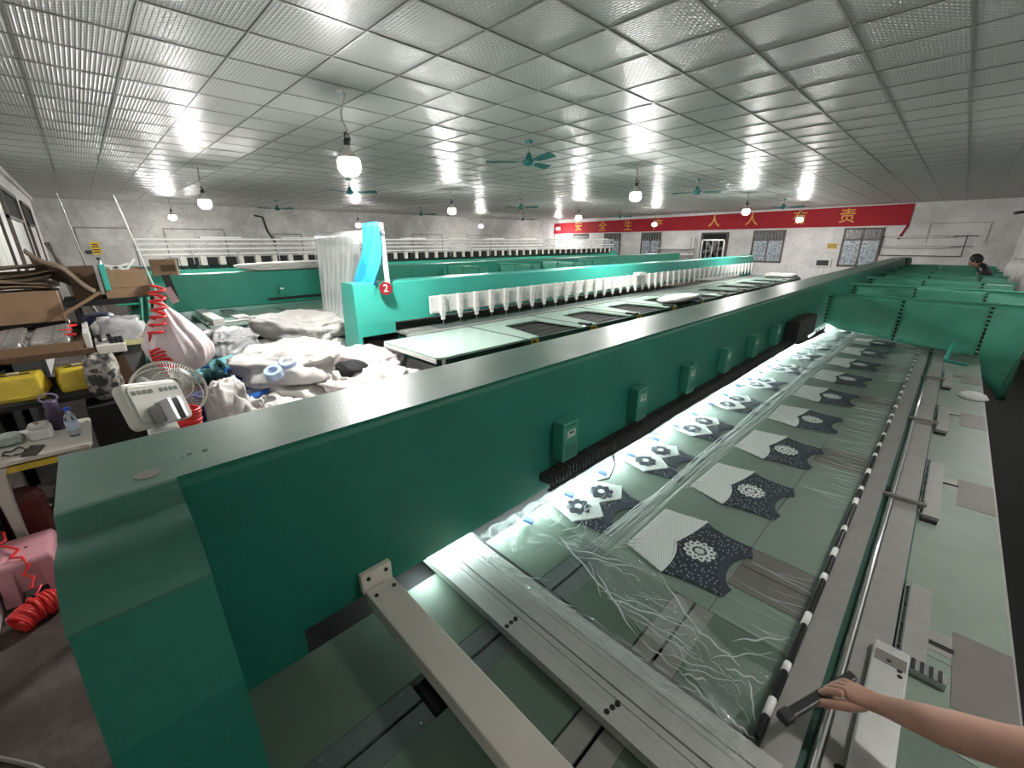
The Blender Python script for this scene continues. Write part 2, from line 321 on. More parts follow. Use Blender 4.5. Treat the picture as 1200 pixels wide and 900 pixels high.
# back wall openings (frames stand 3 cm proud of the plaster)
def window(n, x0, x1, z0, z1, y, panes=2, transom=.3, name='window', mp=None, depth=.04):
    f = MB(); t = .07; yy = (y-depth, y)
    f.box(x0, x0+t, *yy, z0, z1); f.box(x1-t, x1, *yy, z0, z1); f.box(x0+t, x1-t, *yy, z1-t, z1); f.box(x0+t, x1-t, *yy, z0, z0+t)
    zt = z1-(z1-z0)*transom; f.box(x0+t, x1-t, *yy, zt-.03, zt+.03)
    o = struct(f.build('%s_%d' % (name, n), MT['wood']))
    wv = (x1-x0-2*t)/panes
    for k in range(panes):
        a = x0+t+wv*k
        MB().box(a+.02, a+wv-.02, y-.02, y-.005, z0+t, zt-.03).build('pane', mp or MT['pane'], o)
        if k: MB().box(a-.025, a+.025, y-.04, y-.003, z0+t, z1-t).build('mullion', MT['wood'], o)
    MB().box(x0+t, x1-t, y-.02, y-.005, zt+.03, z1-t).build('transom_pane', MT['dark_pane'], o)
    nb = int((x1-x0)/.14)
    for k in range(1, nb): MB().box(x0+(x1-x0)*k/nb-.009, x0+(x1-x0)*k/nb+.009, y-.045, y-.022, zt+.03, z1-t).build('bar', MT['alud'], o)
    return o
yb = R['y1']
window(1, -16.1, -14.9, 1.1, 2.50, yb); window(2, -13.5, -12.25, 1.1, 2.50, yb)
window(3, -7.4, -6.0, 1.0, 2.50, yb); window(4, -3.78, -2.42, .92, 2.52, yb)
window(5, -18.6, -17.3, 2.2, 2.52, yb, 1, .5)
dw = MB(); dw.box(-9.95, -9.85, yb-.06, yb, .9, 2.44); dw.box(-8.65, -8.55, yb-.06, yb, .9, 2.44); dw.box(-9.85, -8.65, yb-.06, yb, 2.36, 2.44)
dw = struct(dw.build('window_6', MT['wood'])); MB().box(-9.85, -8.65, yb-.02, yb-.005, .9, 2.36).build('pane', MT['matblack'], dw)
# front wall windows seen at a glancing angle on the left
def fwindow(n, x0, x1):
    y = R['y0']; f = MB()
    for a, b_ in ((x0, x0+.08), (x1-.08, x1)): f.box(a, b_, y, y+.05, .8, 2.95)
    f.box(x0, x1, y, y+.05, 2.9, 2.98); f.box(x0, x1, y, y+.05, .78, .86); f.box(x0, x1, y, y+.05, 2.42, 2.48)
    o = struct(f.build('window_%d' % n, MT['wood'])); k = max(2, int((x1-x0)/.7)); ww = (x1-x0-.16)/k
    for q in range(k): MB().box(x0+.08+ww*q+.03, x0+.08+ww*(q+1)-.03, y+.005, y+.02, .86, 2.42).build('pane', MT['white'], o)
    MB().box(x0+.08, x1-.08, y+.003, y+.012, 2.48, 2.9).build('transom_pane', MT['matblack'], o)
fwindow(7, -10.2, -7.0); fwindow(8, -14.6, -11.6); fwindow(9, -18.6, -16)
struct(MB().box(R['x0'], R['x1'], R['y0'], R['y0']+.06, H-.10, H).build('trim_1', MT['wback']))
# patched-up window outlines in the left wall: shallow raised mortar lines
o5 = MB()
for y0, y1, z1 in ((.0, 1.5, 2.5), (2.4, 4.4, 2.5), (6.2, 7.4, 2.35), (9.5, 11.5, 2.4), (13.2, 15.2, 2.4), (17, 19, 2.4)):
    o5.box(R['x0'], R['x0']+.02, y0, y1, z1, z1+.04); o5.box(R['x0'], R['x0']+.02, y0, y0+.04, 1.2, z1); o5.box(R['x0'], R['x0']+.02, y1-.04, y1, 1.2, z1)
struct(o5.build('trim_2', mat('mortar', (.22, .2, .18), .9, var=.4, vscale=4)))
o6 = MB(); xx = [0.0]
for x0, x1, z1 in ((-2.3, .35, 2.62),): o6.box(x0+1.2, x1+.2, yb-.02, yb, z1, z1+.03); o6.box(x0+1.2, x0+1.23, yb-.02, yb, 1.9, z1); o6.box(x1+.17, x1+.2, yb-.02, yb, 1.9, z1)
struct(o6.build('trim_3', MT['wleft']))
# conduit on the left wall
cd = MB(); cd.tube([(R['x0']+.03, 5.6, 3.1), (R['x0']+.03, 5.9, 3.05), (R['x0']+.03, 6.0, 2.5), (R['x0']+.03, 6.3, 1.9)], .035); tag(cd.build('wall_cable', MT['matblack']), 'black cable hanging down the grey left wall', 'cable')
# ------------------------------------------------------------------ banner, signs, racks on the walls
bn = thing('banner', 'long red cloth banner with gold characters across the back wall', 'banner', (-11, yb-.03, 3.0))
def ban(i, j):
    x = -20.25+i*(20.25-1.72); z0 = 2.53+.06*i; z1 = 3.19+.20*i
    return (x, yb-.05+.012*math.sin(x*1.7), z0+(z1-z0)*j)
MB().sheet(ban, 90, 3).build('cloth', MT['redcloth'], bn, smooth=True)
MB().tube([(-20.2, yb-.04, 3.2), (-20.22, yb-.04, 1.6)], .012, 5).build('tie_cord', MT['redcloth'], bn)
MB().tube([(-1.75, yb-.04, 2.6), (-1.85, yb-.04, 2.3), (-1.95, yb-.04, 2.05)], .04, 5).build('tie_cord', MT['redcloth'], bn)
def glyph(ch, size, mtl, parent, loc, rot, ext=.004, name='character'):
    cu = bpy.data.curves.new(name, 'FONT'); cu.body = ch; cu.size = size; cu.align_x = 'CENTER'; cu.align_y = 'CENTER'; cu.extrude = ext; cu.resolution_u = 3
    t = bpy.data.objects.new(name, cu); C.objects.link(t); bpy.context.view_layer.update()
    me = bpy.data.meshes.new_from_object(t.evaluated_get(bpy.context.evaluated_depsgraph_get())); bpy.data.objects.remove(t)
    o = bpy.data.objects.new(name, me); C.objects.link(o); me.materials.clear(); me.materials.append(mtl)
    o.rotation_euler = rot; o.parent = parent; o.location = Vector(loc)-(OFF[parent.name] if parent else Vector()); OFF[o.name] = OFF[parent.name] if parent else Vector(); return o
for ch, u, v in (('安', 678, 266), ('全', 706, 266), ('生', 736, 265), ('产', 771, 264), ('人', 837, 260), ('人', 881, 258), ('有', 937, 256), ('责', 993, 254)):
    p = Yp(u, v, yb-.075); glyph(ch, .62, MT['gold'], bn, p, (math.pi/2, 0, 0))
def sign(name, label, c, wd, hg, axis, bands):
    t = thing(name, label, 'sign', c); x, y, z = c
    if axis == 'y': MB().box(x-wd/2, x+wd/2, y-.012, y, z-hg/2, z+hg/2).build('plate', MT['signyellow'], t)
    else: MB().box(x, x+.012, y-wd/2, y+wd/2, z-hg/2, z+hg/2).build('plate', MT['signyellow'], t)
    b_ = MB()
    for q, (a, l) in enumerate(bands):
        zz = z+hg/2-hg*a
        if axis == 'y': b_.box(x-wd*l/2, x+wd*l/2, y-.016, y-.012, zz-.02, zz+.02)
        else: b_.box(x+.012, x+.016, y-wd*l/2, y+wd*l/2, zz-.02, zz+.02)
    b_.build('dark_bands', MT['black'], t); return t
sign('warning_sign', 'small yellow warning sign on the white back wall', (-4.1, yb, 1.78), .38, .24, 'y', ((.3, .8), (.65, .8)))
sign('warning_sign', 'yellow notice with dark lines on the grey left wall', (R['x0'], .42, 1.84), .23, .42, 'x', ((.2, .7), (.38, .8), (.62, .9), (.8, .8)))
tag(MB().box(R['x0'], R['x0']+.02, .12, .29, 1.66, 1.78).build('name_plate', MT['black']), 'small black plate beside the yellow notice on the left wall', 'sign')
# exhaust fan in its window
ef = thing('exhaust_fan', 'big square exhaust fan with dark blades set in the back wall', 'fan', (-9.25, yb-.1, 1.0))
f = MB(); x0, x1, z0, z1 = -9.85, -8.65, 1.02, 2.1
for a, b_, c, d in ((x0, x0+.07, z0, z1), (x1-.07, x1, z0, z1), (x0, x1, z1-.07, z1), (x0, x1, z0, z0+.07)): f.box(a, b_, yb-.16, yb-.03, c, d)
f.build('housing', MT['alu'], ef); cx, cz = (x0+x1)/2, (z0+z1)/2
for k in range(6):
    t = math.pi/3*k+.2; r = Matrix.Rotation(-t, 3, 'Y'); MB().obox(Vector((cx, yb-.09, cz))+r @ Vector((.27, 0, 0)), (.44, .012, .16), r @ Matrix.Rotation(.5, 3, 'X')).build('blade', MT['steel'], ef)
MB().cyl((cx, yb-.15, cz), (cx, yb-.06, cz), .08).build('hub', MT['alud'], ef)
for k in range(3): MB().box(x0+.3*(k+1)-.012, x0+.3*(k+1)+.012, yb-.17, yb-.155, z0, z1).build('guard_bar', MT['alu'], ef)
# rod rack on the back wall
rk = thing('rod_rack', 'black wire rack holding two white rods on the back wall at right', 'rack', (-1.2, yb-.1, 1.4))
a, b_, z0, z1 = -2.40, 0.02, 1.42, 2.16; m_ = MB()
m_.tube([(a, yb-.1, z0), (a, yb-.1, z1+.02)], .016); m_.tube([(b_, yb-.1, z0), (b_, yb-.1, z1+.02)], .016); m_.tube([(a, yb-.1, z0), (b_, yb-.1, z0)], .014)
for z in (z1, 1.78): m_.tube([(a-.1, yb-.1, z), (b_+.25, yb-.1, z)], .012)
for x in (a, b_): m_.tube([(x, yb, z1), (x, yb-.1, z1)], .012)
m_.build('frame', MT['matblack'], rk)
for z in (z1-.03, 1.75): MB().cyl((a+.08, yb-.14, z), (-.35, yb-.14, z), .028).build('rod', MT['white'], rk)
# shelf with wrapped goods, left of the exhaust fan
sh = thing('storage_rack', 'thin steel rack against the back wall, left of the exhaust fan', 'rack', (-11.1, 23.5, 0))
m_ = MB()
for x in (-12.1, -10.2):
    for y in (23.35, 23.8): m_.cyl((x, y, 0), (x, y, 2.2), .02, n=6)
m_.build('posts', MT['alud'], sh)
for z in (1.3, 1.62): MB().box(-12.1, -10.2, 23.33, 23.82, z, z+.03).build('shelf', MT['whitep'], sh)
# ------------------------------------------------------------------ the near machine (seen from behind) and its twin two aisles away
def machine_rear(dx, dy, y_end, near, label):
    rt = thing('embroidery_machine', label, 'machine', (dx-1.3, dy, 0), 'multi-head embroidery machines' )
    def Bx(name, m, *b, **k): return MB().box(b[0]+dx, b[1]+dx, b[2]+dy, b[3]+dy, b[4], b[5]).build(name, m, rt, **k)
    pf = [(-1.48, .89), (-1.13, .89), (-1.13, 1.468), (-1.135, 1.483), (-1.150, 1.49), (-1.46, 1.49), (-1.475, 1.483), (-1.48, 1.468)]
    m_ = MB(); m_.prism([(x+dx, z) for x, z in pf], 'y', .0395+dy, y_end)
    if near: m_.prism([(.04, .775), (.195, .775), (.213, .783), (.222, .80), (.225, .82), (.225, .89), (.04, .89)], 'x', -1.48, -1.13)
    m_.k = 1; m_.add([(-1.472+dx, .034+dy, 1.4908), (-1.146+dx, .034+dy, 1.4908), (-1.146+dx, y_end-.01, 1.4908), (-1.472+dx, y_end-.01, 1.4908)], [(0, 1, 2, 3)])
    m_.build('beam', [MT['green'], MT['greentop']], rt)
    pp = [(-1.13, 1.488), (-1.122, 1.474), (-1.105, 1.464), (-1.08, 1.459), (-1.05, 1.461), (-1.02, 1.466), (-.99, 1.468), (-.96, 1.463), (-.925, 1.450), (-.89, 1.428), (-.868, 1.400)]
    lo = [(-.866, 1.395), (-.80, 1.186), (-.765, .95), (-.755, .5), (-.755, 0)]
    for _ in range(2): pp = [pp[0]]+[q for a, b_ in zip(pp, pp[1:]) for q in ((a[0]*.75+b_[0]*.25, a[1]*.75+b_[1]*.25), (a[0]*.25+b_[0]*.75, a[1]*.25+b_[1]*.75))]+[pp[-1]]
    m_ = MB(); m_.prism([(x+dx, z) for x, z in [(-1.48, 1.488)]+pp+lo+[(-1.48, 0)]], 'y', -.155+dy, .04+dy)
    o = m_.build('end_post', MT['green'], rt)
    MB().prism([(x+dx, z) for x, z in [(-1.13, 1.4895)]+[(a+.003, b_+.003) for a, b_ in pp]+[(-.8665, 1.392), (-1.0, 1.38), (-1.12, 1.43)]], 'y', -.156+dy, .0405+dy).build('end_post_cover', MT['greencover'] if near else MT['green'], rt)
    MB().prism([(x+dx, z) for x, z in ((-1.48, 1.485), (-1.476, 1.4907), (-1.145, 1.4907), (-1.128, 1.485))], 'y', -.156+dy, .0405+dy).build('end_cap', MT['greentop'], rt)
    return rt, Bx
E1 = 18.2
m1, B1 = machine_rear(0, 0, E1, True, 'huge green embroidery machine in the foreground with a long beam across the frame')
p = Zp(173, 556, 1.491); MB().cyl((p.x, p.y, 1.4906), (p.x, p.y, 1.493), .024, n=20).build('plug', MT['alud'], m1)
p = Zp(228, 532, 1.491)
m_ = MB()
for k in range(5): q = p+Vector((rnd.uniform(-.02, .02), rnd.uniform(-.03, .03), 0)); m_.cyl((q.x, q.y, 1.4906), (q.x, q.y, 1.4912), rnd.uniform(.003, .008), n=7)
m_.build('paint_chips', MT['darkgreen'], m1)
# table top: sage panels with recessed strips and slots
zt = .80
def tab(name, m, x0, x1, y0, y1, top=zt, th=.03): return B1(name, m, x0, x1, y0, y1, top-th, top)
B1('table_underframe', MT['matblack'], -2.0, .36, -.1, E1, .66, .768)
g = .0015
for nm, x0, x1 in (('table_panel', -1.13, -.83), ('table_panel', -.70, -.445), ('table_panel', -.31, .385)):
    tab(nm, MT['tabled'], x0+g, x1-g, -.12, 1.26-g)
tab('table_panel', MT['table'], -2.0, -1.48, -.12, E1)
for xc in (-.765, -.375):
    for s in (-1, 1):
        a, b_ = sorted((xc+s*.0055, xc+s*.065))
        segs = ((-.12, .395), (.455, 1.26)) if xc < -.6 else ((-.12, 1.26),)
        for y0, y1 in segs:
            o = tab('slot_plate', MT['slate'] if xc < -.6 else MT['alud'], a, b_, y0, y1, zt-.001, .012)
            sc = MB()
            for yy in (y0+.035, y1-.035, (y0+y1)/2): sc.cyl((xc+s*.05, yy, zt-.001), (xc+s*.05, yy, zt+.0012), .0045, n=8)
            sc.build('screw', MT['steel'], o)
ys = [1.26]+[1.57+1.31*k for k in range(13)]
for k in range(len(ys)-1):
    a, b_ = ys[k], ys[k+1]; s0 = .135 if k else g; s1 = .135
    x_in = -1.13
    tab('table_panel', MT['table'], x_in, -.33-g, a+g, b_-g)
    tab('table_panel', MT['table'], -.33+g, .06, a+s0+g, b_-s1-g)
    tab('table_panel', MT['table'], .06+g, .385, a+g, b_-g)
for y in ys[1:8]:
    for s in (-1, 1):
        a, b_ = sorted((y+s*.003, y+s*.133)); tab('joint_plate', MT['brownstrip'], -.33, .06, a, b_, zt+.0005, .014)
    a0, a1 = y-.17+1.02-.97, y+.17
    B1('edge_plate', MT['brownstrip'], .258, .386, y-.16, y+.17, zt-.02, zt+.002)
    B1('edge_slot', MT['matblack'], .205, .262, y+.055, y+.075, zt-.004, zt+.003)
    B1('edge_slot_surround', MT['alud'], .20, .262, y+.03, y+.13, zt-.006, zt+.0015)
B1('table_edge', MT['alud'], .385, .392, -.12, E1, .765, .80)
for y in np.arange(.6, E1, 2.62):
    B1('leg', MT['green'], .26, .34, y, y+.08, 0, .66)
    B1('leg', MT['green'], -1.9, -1.82, y, y+.08, 0, .66)
# beige support arm with its bolted end bracket
zb = .93
m_ = MB(); m_.box(-1.10, .30, .408, .508, zb-.055, zb); m_.build('support_arm', MT['tan'], m1, bevel=.004)
br = MB().box(-1.131, -1.108, .405, .511, zb-.02, zb+.055).build('arm_bracket', MT['tan'], m1, bevel=.003)
bt = MB()
for y in (.428, .49):
    bt.cyl((-1.108, y, zb+.035), (-1.104, y, zb+.035), .007, n=8); bt.cyl((-1.06, y, zb), (-1.06, y, zb+.003), .007, n=8)
bt.build('bolt', MT['black'], br)
# pantograph frame: near aluminium member with grooves, then the long right-hand member
zf = .835
fr = MB().box(-1.40, -.02, .69, .905, .808, zf-.006).build('frame_end_member', MT['alu'], m1)
gr = [(.69, .732), (.735, .755), (.758, .778), (.781, .83), (.834, .85), (.855, .905)]
for a, b_ in gr: MB().box(-1.40, -.02, a, b_, zf-.006, zf+(.004 if b_ in (.732, .83) else 0)).build('rib', MT['alu'], fr)
for u, v in ((604, 725), (599, 729.5), (594, 734), (724, 824), (717.5, 829), (711, 834)):
    p = Zp(u, v, zf+.004); MB().cyl((p.x, p.y, zf), (p.x, p.y, zf+.0055), .0075, n=10).build('hole', MT['matblack'], fr)
B1('frame_inner_rail', MT['matblack'], -1.40, -.09, .905, .918, .803, .835)
F1 = 9.6
rm = B1('frame_side_member', MT['alud'], -.072, .0, .72, F1, .804, .824)
B1('guide_groove', MT['darkgreen'], .0, .02, .3, F1, .801, .806)
MB().cyl((.030, .3, .822), (.030, F1, .822), .0085, n=10).build('guide_rod', MT['chrome'], m1, smooth=True)
B1('rod_bed', MT['alud'], .020, .042, .3, F1, .801, .814)
B1('drive_plate', MT['alud'], .042, .125, .3, F1, .801, .822)
B1('drive_groove', MT['darkgreen'], .125, .131, .3, F1, .801, .812)
rod = thing('clip_bar', 'long black clamp bar with white clips along the right edge of the film', 'bar', (-.083, .95, .83))
MB().cyl((-.083, .93, .831), (-.083, F1-1.9, .831), .0085, n=8).build('bar', MT['black'], rod, smooth=True)
y = 1.0; k = 0
while y < F1-2:
    l = .035 if k % 2 else .06
    MB().cyl((-.083, y, .831), (-.083, y+l, .831), .0105, n=8).build('clip', MT['white'], rod, smooth=True); y += .17+.05*(k % 3); k += 1
cor = B1('corner_plate', MT['steel'], -.07, -.005, .79, .90, .824, .829)
for x in (-.058, -.018):
    for y in (.81, .845, .88): MB().cyl((x, y, .829), (x, y, .834), .007, n=8).build('bolt', MT['chrome'], cor)
# slide units on the right member
def slide(y0, y1, big):
    o = B1('slide_cover', MT['alud'], .145, .20, y0, y1, .801, .826)
    B1('slide_strip', MT['chrome'], .129, .133, y0, y1, .806, .829); B1('slide_strip', MT['chrome'], .141, .145, y0, y1, .806, .829)
    sc = MB(); y = y0+.03
    while y < y1: sc.cyl((.137, y, .82), (.137, y, .8245), .004, n=7); y += .11
    sc.build('screw', MT['black'], o); B1('slide_stop', MT['matblack'], .14, .196, y0-.022, y0, .801, .81)
slide(1.49, 1.88, 1); slide(2.46, 3.16, 0); slide(3.75, 4.35, 0); slide(5.0, 5.6, 0)
B1('slide_block', MT['alu'], .083, .163, .9, 1.47, .82, .85, bevel=.004)
o = B1('block_window', MT['brownstrip'], .088, .158, 1.385, 1.43, .85, .8508)
hb = MB()
for y in (.93, .965, 1.0): hb.cyl((.075, y, .822), (.075, y, .8235), .012, n=12)
for x, y in ((.12, 1.40), (.145, 1.38), (.147, 1.36)): hb.cyl((x, y, .85), (x, y, .852), .006, n=8)
hb.build('hole', MT['matblack'], m1)
for y in (2.53, 3.86, 5.2, 6.5):
    MB().obox((.075, y, .838), (.155, .022, .012)).build('cross_bracket', MT['brownstrip'], m1)
    MB().obox((.010, y+.10, .812), (.014, .05, .02)).build('stop', MT['matblack'], m1)
ch = MB().box(.165, .245, 1.45, 1.492, .801, .825).build('cable_chain', MT['steel'], m1)
for k in range(4): MB().box(.17+.019*k, .178+.019*k, 1.449, 1.493, .825, .828).build('chain_link', MT['black'], ch)
# driver boxes, cable duct, motor housing on the beam
bm_ = MB()
DB = [1.42+.652*k for k in range(6)]
def driver(y):
    m_ = MB(); m_.box(-1.13, -1.065, y-.055, y+.055, 1.035, 1.225)
    o = m_.build('driver_box', MT['boxgreen'], m1, bevel=.006)
    MB().box(-1.066, -1.0635, y-.028, y+.03, 1.15, 1.185).build('label_plate', MT['alu'], o)
    MB().box(-1.0635, -1.0628, y-.012, y+.018, 1.168, 1.178).build('display', MT['black'], o)
    s = MB()
    for k in range(7): s.box(-1.066, -1.0638, y-.043, y+.043, 1.048+.0105*k, 1.053+.0105*k)
    for k in range(6): s.box(-1.066, -1.0638, y-.04+.014*k, y-.033+.014*k, 1.205, 1.213)
    s.build('vent_slots', MT['darkgreen'], o)
for y in DB: driver(y)
du = B1('cable_duct', MT['black'], -1.13, -1.075, 1.28, 5.9, .955, .99)
s = MB(); y = 1.29
while y < 5.9: s.box(-1.074, -1.068, y, y+.014, .915, .985); s.box(-1.128, -1.08, y, y+.014, .99, .993); y += .026
stuff(s.build('duct_fingers', MT['rubber'], du))
m_ = MB()
for q in range(3):
    m_.tube([(-1.06-.02*q+.008*math.sin(3*t+q), 1.3+t, .935-.012*q+.006*math.sin(5*t+2*q)) for t in np.linspace(0, 4.6, 60)], .007, 5)
m_.build('cable', MT['matblack'], m1)
MB().tube([(-1.07, 1.80, .93), (-1.03, 1.77, .88), (-1.015, 1.70, .835), (-1.05, 1.63, .83)], .004, 5).build('loose_wire', MT['matblack'], m1)
MB().box(-1.13, -1.0, 5.15, 5.95, .98, 1.2).build('motor_housing', MT['matblack'], m1, bevel=.02)
m_ = MB()
for q in range(4): m_.tube([(-1.02+.03*math.sin(7*t+q), 5.3+t, .95+.04*math.sin(6*t+q)-.03*t) for t in np.linspace(0, 1.4, 24)], .012, 5)
m_.build('cable_bundle', MT['matblack'], m1)
led = MB().prism([(-1.21, .888), (-1.155, .888), (-1.175, .872), (-1.21, .868)], 'y', .62, 11).build('work_lamp_strip', MT['led'], m1)
MB().box(-1.235, -1.212, .60, 11.02, .862, .892).build('lamp_channel', MT['whitep'], m1)
MB().cyl((-1.3, E1, 1.38), (-1.05, E1-.1, 1.38), .13, n=16).build('end_motor', MT['darkgreen'], m1)
# blue clips holding the film along the beam side
for k in range(14):
    y = 1.16+.29*k; m_ = MB(); m_.obox((-1.085, y, .822), (.05, .035, .012), Matrix.Rotation(.5+.3*math.sin(k*3), 3, 'Z') @ Matrix.Rotation(.25, 3, 'Y'))
    c = m_.build('film_clip', MT['bluelight'], bevel=.003); tag(c, 'blue cloth clip, %s along the lit film edge under the beam' % (['nearest', 'second', 'third', 'fourth', 'fifth', 'sixth', 'seventh', 'eighth', 'ninth', 'tenth', 'eleventh', 'twelfth', 'thirteenth', 'farthest'][k]), 'clip', 'blue clips under the beam')
ORD = ['nearest', 'second', 'third', 'fourth', 'fifth', 'sixth', 'seventh', 'eighth', 'ninth', 'tenth', 'eleventh', 'twelfth', 'thirteenth', 'fourteenth']
for k, (u, v) in enumerate(((768, 506), (868, 451), (925, 418))):
    p = Zp(u, v, .83); m_ = MB(); m_.tube([p+Vector((-.05, .03, .01)), p+Vector((-.04, -.01, .004)), p+Vector((.03, -.02, 0)), p+Vector((.035, .015, .012))], .004, 5)
    tag(m_.build('wire_hook', MT['black']), 'small bent black wire hook on the bright film, %s of three' % ORD[k], 'hook', 'wire hooks on the film')
# ------------------------------------------------------------------ knitted pieces
def arc(c, rx, ry, a0, a1, n): return [(c[0]+rx*math.cos(math.radians(a0+(a1-a0)*i/n)), c[1]+ry*math.sin(math.radians(a0+(a1-a0)*i/n))) for i in range(n+1)]
def curve(a, m, b, n=8): return [((1-t)**2*a[0]+2*t*(1-t)*m[0]+t*t*b[0], (1-t)**2*a[1]+2*t*(1-t)*m[1]+t*t*b[1]) for t in [i/n for i in range(n+1)]]
def flat(poly, z0, z1, name, m, parent, **k):
    mb = MB(); mb.prism(poly, 'z', z0, z1); me = mb.build(name, m, parent, local=True, **k); return me
def petals(n, r0, r1, c, wdt, z0, z1, name, m, parent, ring=None):
    mb = MB()
    for i in range(n):
        a = 2*math.pi*i/n; d = (math.cos(a), math.sin(a)); q = (-d[1], d[0])
        P = lambda r, s: (c[0]+d[0]*r+q[0]*s, c[1]+d[1]*r+q[1]*s)
        mb.prism([P(r0, -wdt*.4), P((r0+r1)/2, -wdt), P(r1*.93, -wdt*.55), P(r1, 0), P(r1*.93, wdt*.55), P((r0+r1)/2, wdt), P(r0, wdt*.4)], 'z', z0, z1)
    return mb.build(name, m, parent, local=True)
def piece_b():
    r = thing('knitted_top', 'x', 'garment', (-.70, 1.515, .806), 'white and navy knit pieces in the right row')
    bd = curve((.175, .213), (.165, .09), (.135, -.01), 8)+curve((.135, -.01), (.185, -.09), (.172, -.212), 8)[1:]
    wp = flat([(0, -.163), (.172, -.212)]+bd[::-1][1:]+[(0, .172)], .0005, .006, 'white_panel', MT['crochet'], r)
    rib = MB()
    for k in range(5): rib.box(.004+.011*k, .009+.011*k, -.16-.003*k, .172+.002*k, .006, .0085)
    rib.build('ribbed_hem', MT['knitwhite'], wp, local=True)
    MB().tube([(x, y, .006) for x, y in bd], .005, 6).build('scalloped_trim', MT['knitwhite'], wp, local=True)
    neck = arc((.405, -.005), .056, .115, 100, 260, 14)
    sideT = curve((.176, .210), (.26, .165), (.375, .178), 8); sideB = curve((.385, -.166), (.27, -.172), (.173, -.208), 8)
    npn = flat(bd+sideB[::-1][1:]+neck[::-1]+sideT[::-1][:-1], .0005, .005, 'lace_panel', MT['lace'], r)
    nk = arc((.405, -.005), .086, .142, 100, 260, 14); flat(nk+neck[::-1], .005, .008, 'neck_band', MT['navy'], npn)
    mo = petals(12, .028, .062, (.232, .0), .0125, .005, .009, 'flower_motif', MT['knitwhite'], r)
    petals(12, .004, .02, (.232, 0), .002, .005, .009, 'flower_centre', MT['knitwhite'], mo)
    ho = MB()
    for i in range(12):
        a = 2*math.pi*i/12; ho.cyl((.232+.045*math.cos(a), .045*math.sin(a), .009), (.232+.045*math.cos(a), .045*math.sin(a), .0094), .0068, n=7)
    ho.build('petal_hole', MT['slate'], mo, local=True); return r
def piece_a():
    r = thing('knitted_top', 'x', 'garment', (-1.155, 1.495, .806), 'white and navy knit pieces in the left row')
    zz = [(.205, .205), (.262, .11), (.205, .0), (.285, -.075), (.205, -.20)]
    wp = flat([(.0, -.15), (.205, -.20)]+[zz[3], zz[2], zz[1], zz[0]]+[(.0, .12)], .0005, .006, 'white_panel', MT['crochet'], r)
    MB().tube([(x, y, .006) for x, y in zz], .004, 6).build('zigzag_trim', MT['knitwhite'], wp, local=True)
    neck = arc((.40, -.005), .088, .115, 98, 262, 14)
    npn = flat([zz[0], zz[1], zz[2], zz[3], zz[4]]+curve(zz[4], (.28, -.165), (.388, -.172), 6)[1:]+neck[::-1]+curve((.388, .16), (.27, .14), zz[0], 6)[:-1], .0005, .005, 'lace_panel', MT['lace'], r)
    nk = arc((.40, -.005), .135, .158, 98, 262, 14); flat(nk+neck[::-1], .005, .009, 'neck_band', MT['navy'], npn)
    for c in ((.165, .085), (.16, -.095)):
        o = petals(8, .014, .06, c, .019, .006, .011, 'flower_motif', MT['navy'], r)
        MB().cyl((*c, .006), (*c, .013), .017, n=14).build('flower_centre', MT['knitwhite'], o, local=True)
    return r
YB = [1.515, 2.135, 2.76, 3.395, 4.06, 4.73, 5.39, 6.05, 6.72, 7.4, 8.08, 8.76]
pb, pa = piece_b(), piece_a()
for k, y in enumerate(YB):
    b_ = pb if k == 0 else copy_tree(pb); a_ = pa if k == 0 else copy_tree(pa)
    b_.location.y = y; a_.location.y = y-.01
    b_.rotation_euler.z = 0 if k == 0 else rnd.uniform(-.03, .03); a_.rotation_euler.z = 0 if k == 0 else rnd.uniform(-.03, .03)
    nth = ORD[k] if k < 11 else 'farthest'
    b_['label'] = 'white and navy knit piece with one white flower, %s in the right row' % nth
    a_['label'] = 'white and navy knit piece with two navy flowers, %s in the left row' % nth
# ------------------------------------------------------------------ clear film stretched over the frame
def film_main():
    x0, x1, y1 = -1.16, -.085, 7.9; nu, nv = 130, 560
    xs = np.linspace(0, 1, nu+1); ts = np.linspace(0, 1, nv+1)**1.35
    X, Tt = np.meshgrid(x0+(x1-x0)*xs, ts)
    near = np.interp(X, [-1.16, -.93, -.90, -.74, -.62, -.5, -.35, -.22, -.10, -.085], [.93, .96, 1.17, 1.20, 1.13, 1.05, 1.02, 1.0, .955, .95])
    near = near+.012*np.sin(X*90)+.008*np.sin(X*37+1)
    Yg = near+(y1-near)*Tt
    Zg = np.full_like(X, .822)
    w_ = np.exp(-((X+.735)/.035)**2); Zg += w_*.012*np.abs(np.sin((X+.735)*260+.8*np.sin(Yg*3)))      # bunched seam between the rows
    r_ = np.clip((X+.36)/.28, 0, 1); Zg += r_*.0035*np.sin(Yg*150+4*np.sin(Yg*2.1))*(.4+.6*np.sin(Yg*9.7)**2)               # stretch ripples at the clamp bar
    d = np.clip(1-(Yg-near)/.30, 0, 1); Zg += d*.010*np.sin(X*62+Yg*55+2*np.sin(X*17))+d*d*.008*np.sin(X*25-Yg*95)
    l_ = np.clip((-.92-X)/.2, 0, 1); Zg += l_*.004*np.sin(X*30+Yg*70*np.clip(1.6-Yg, 0, 1)+Yg*20)
    e_ = np.clip(1-(Yg-near)/.02, 0, 1); Zg += e_*.010
    V = np.stack([X, Yg, Zg], -1).reshape(-1, 3); W_ = nu+1
    a = (np.arange(nv)[:, None]*W_+np.arange(nu)).ravel(); F = np.stack([a, a+1, a+W_+1, a+W_], 1)
    me = bpy.data.meshes.new('plastic_film'); me.from_pydata(V.tolist(), [], F.tolist()); me.materials.append(MT['film']); me.polygons.foreach_set('use_smooth', [True]*len(me.polygons))
    o = bpy.data.objects.new('plastic_film', me); C.objects.link(o); return o
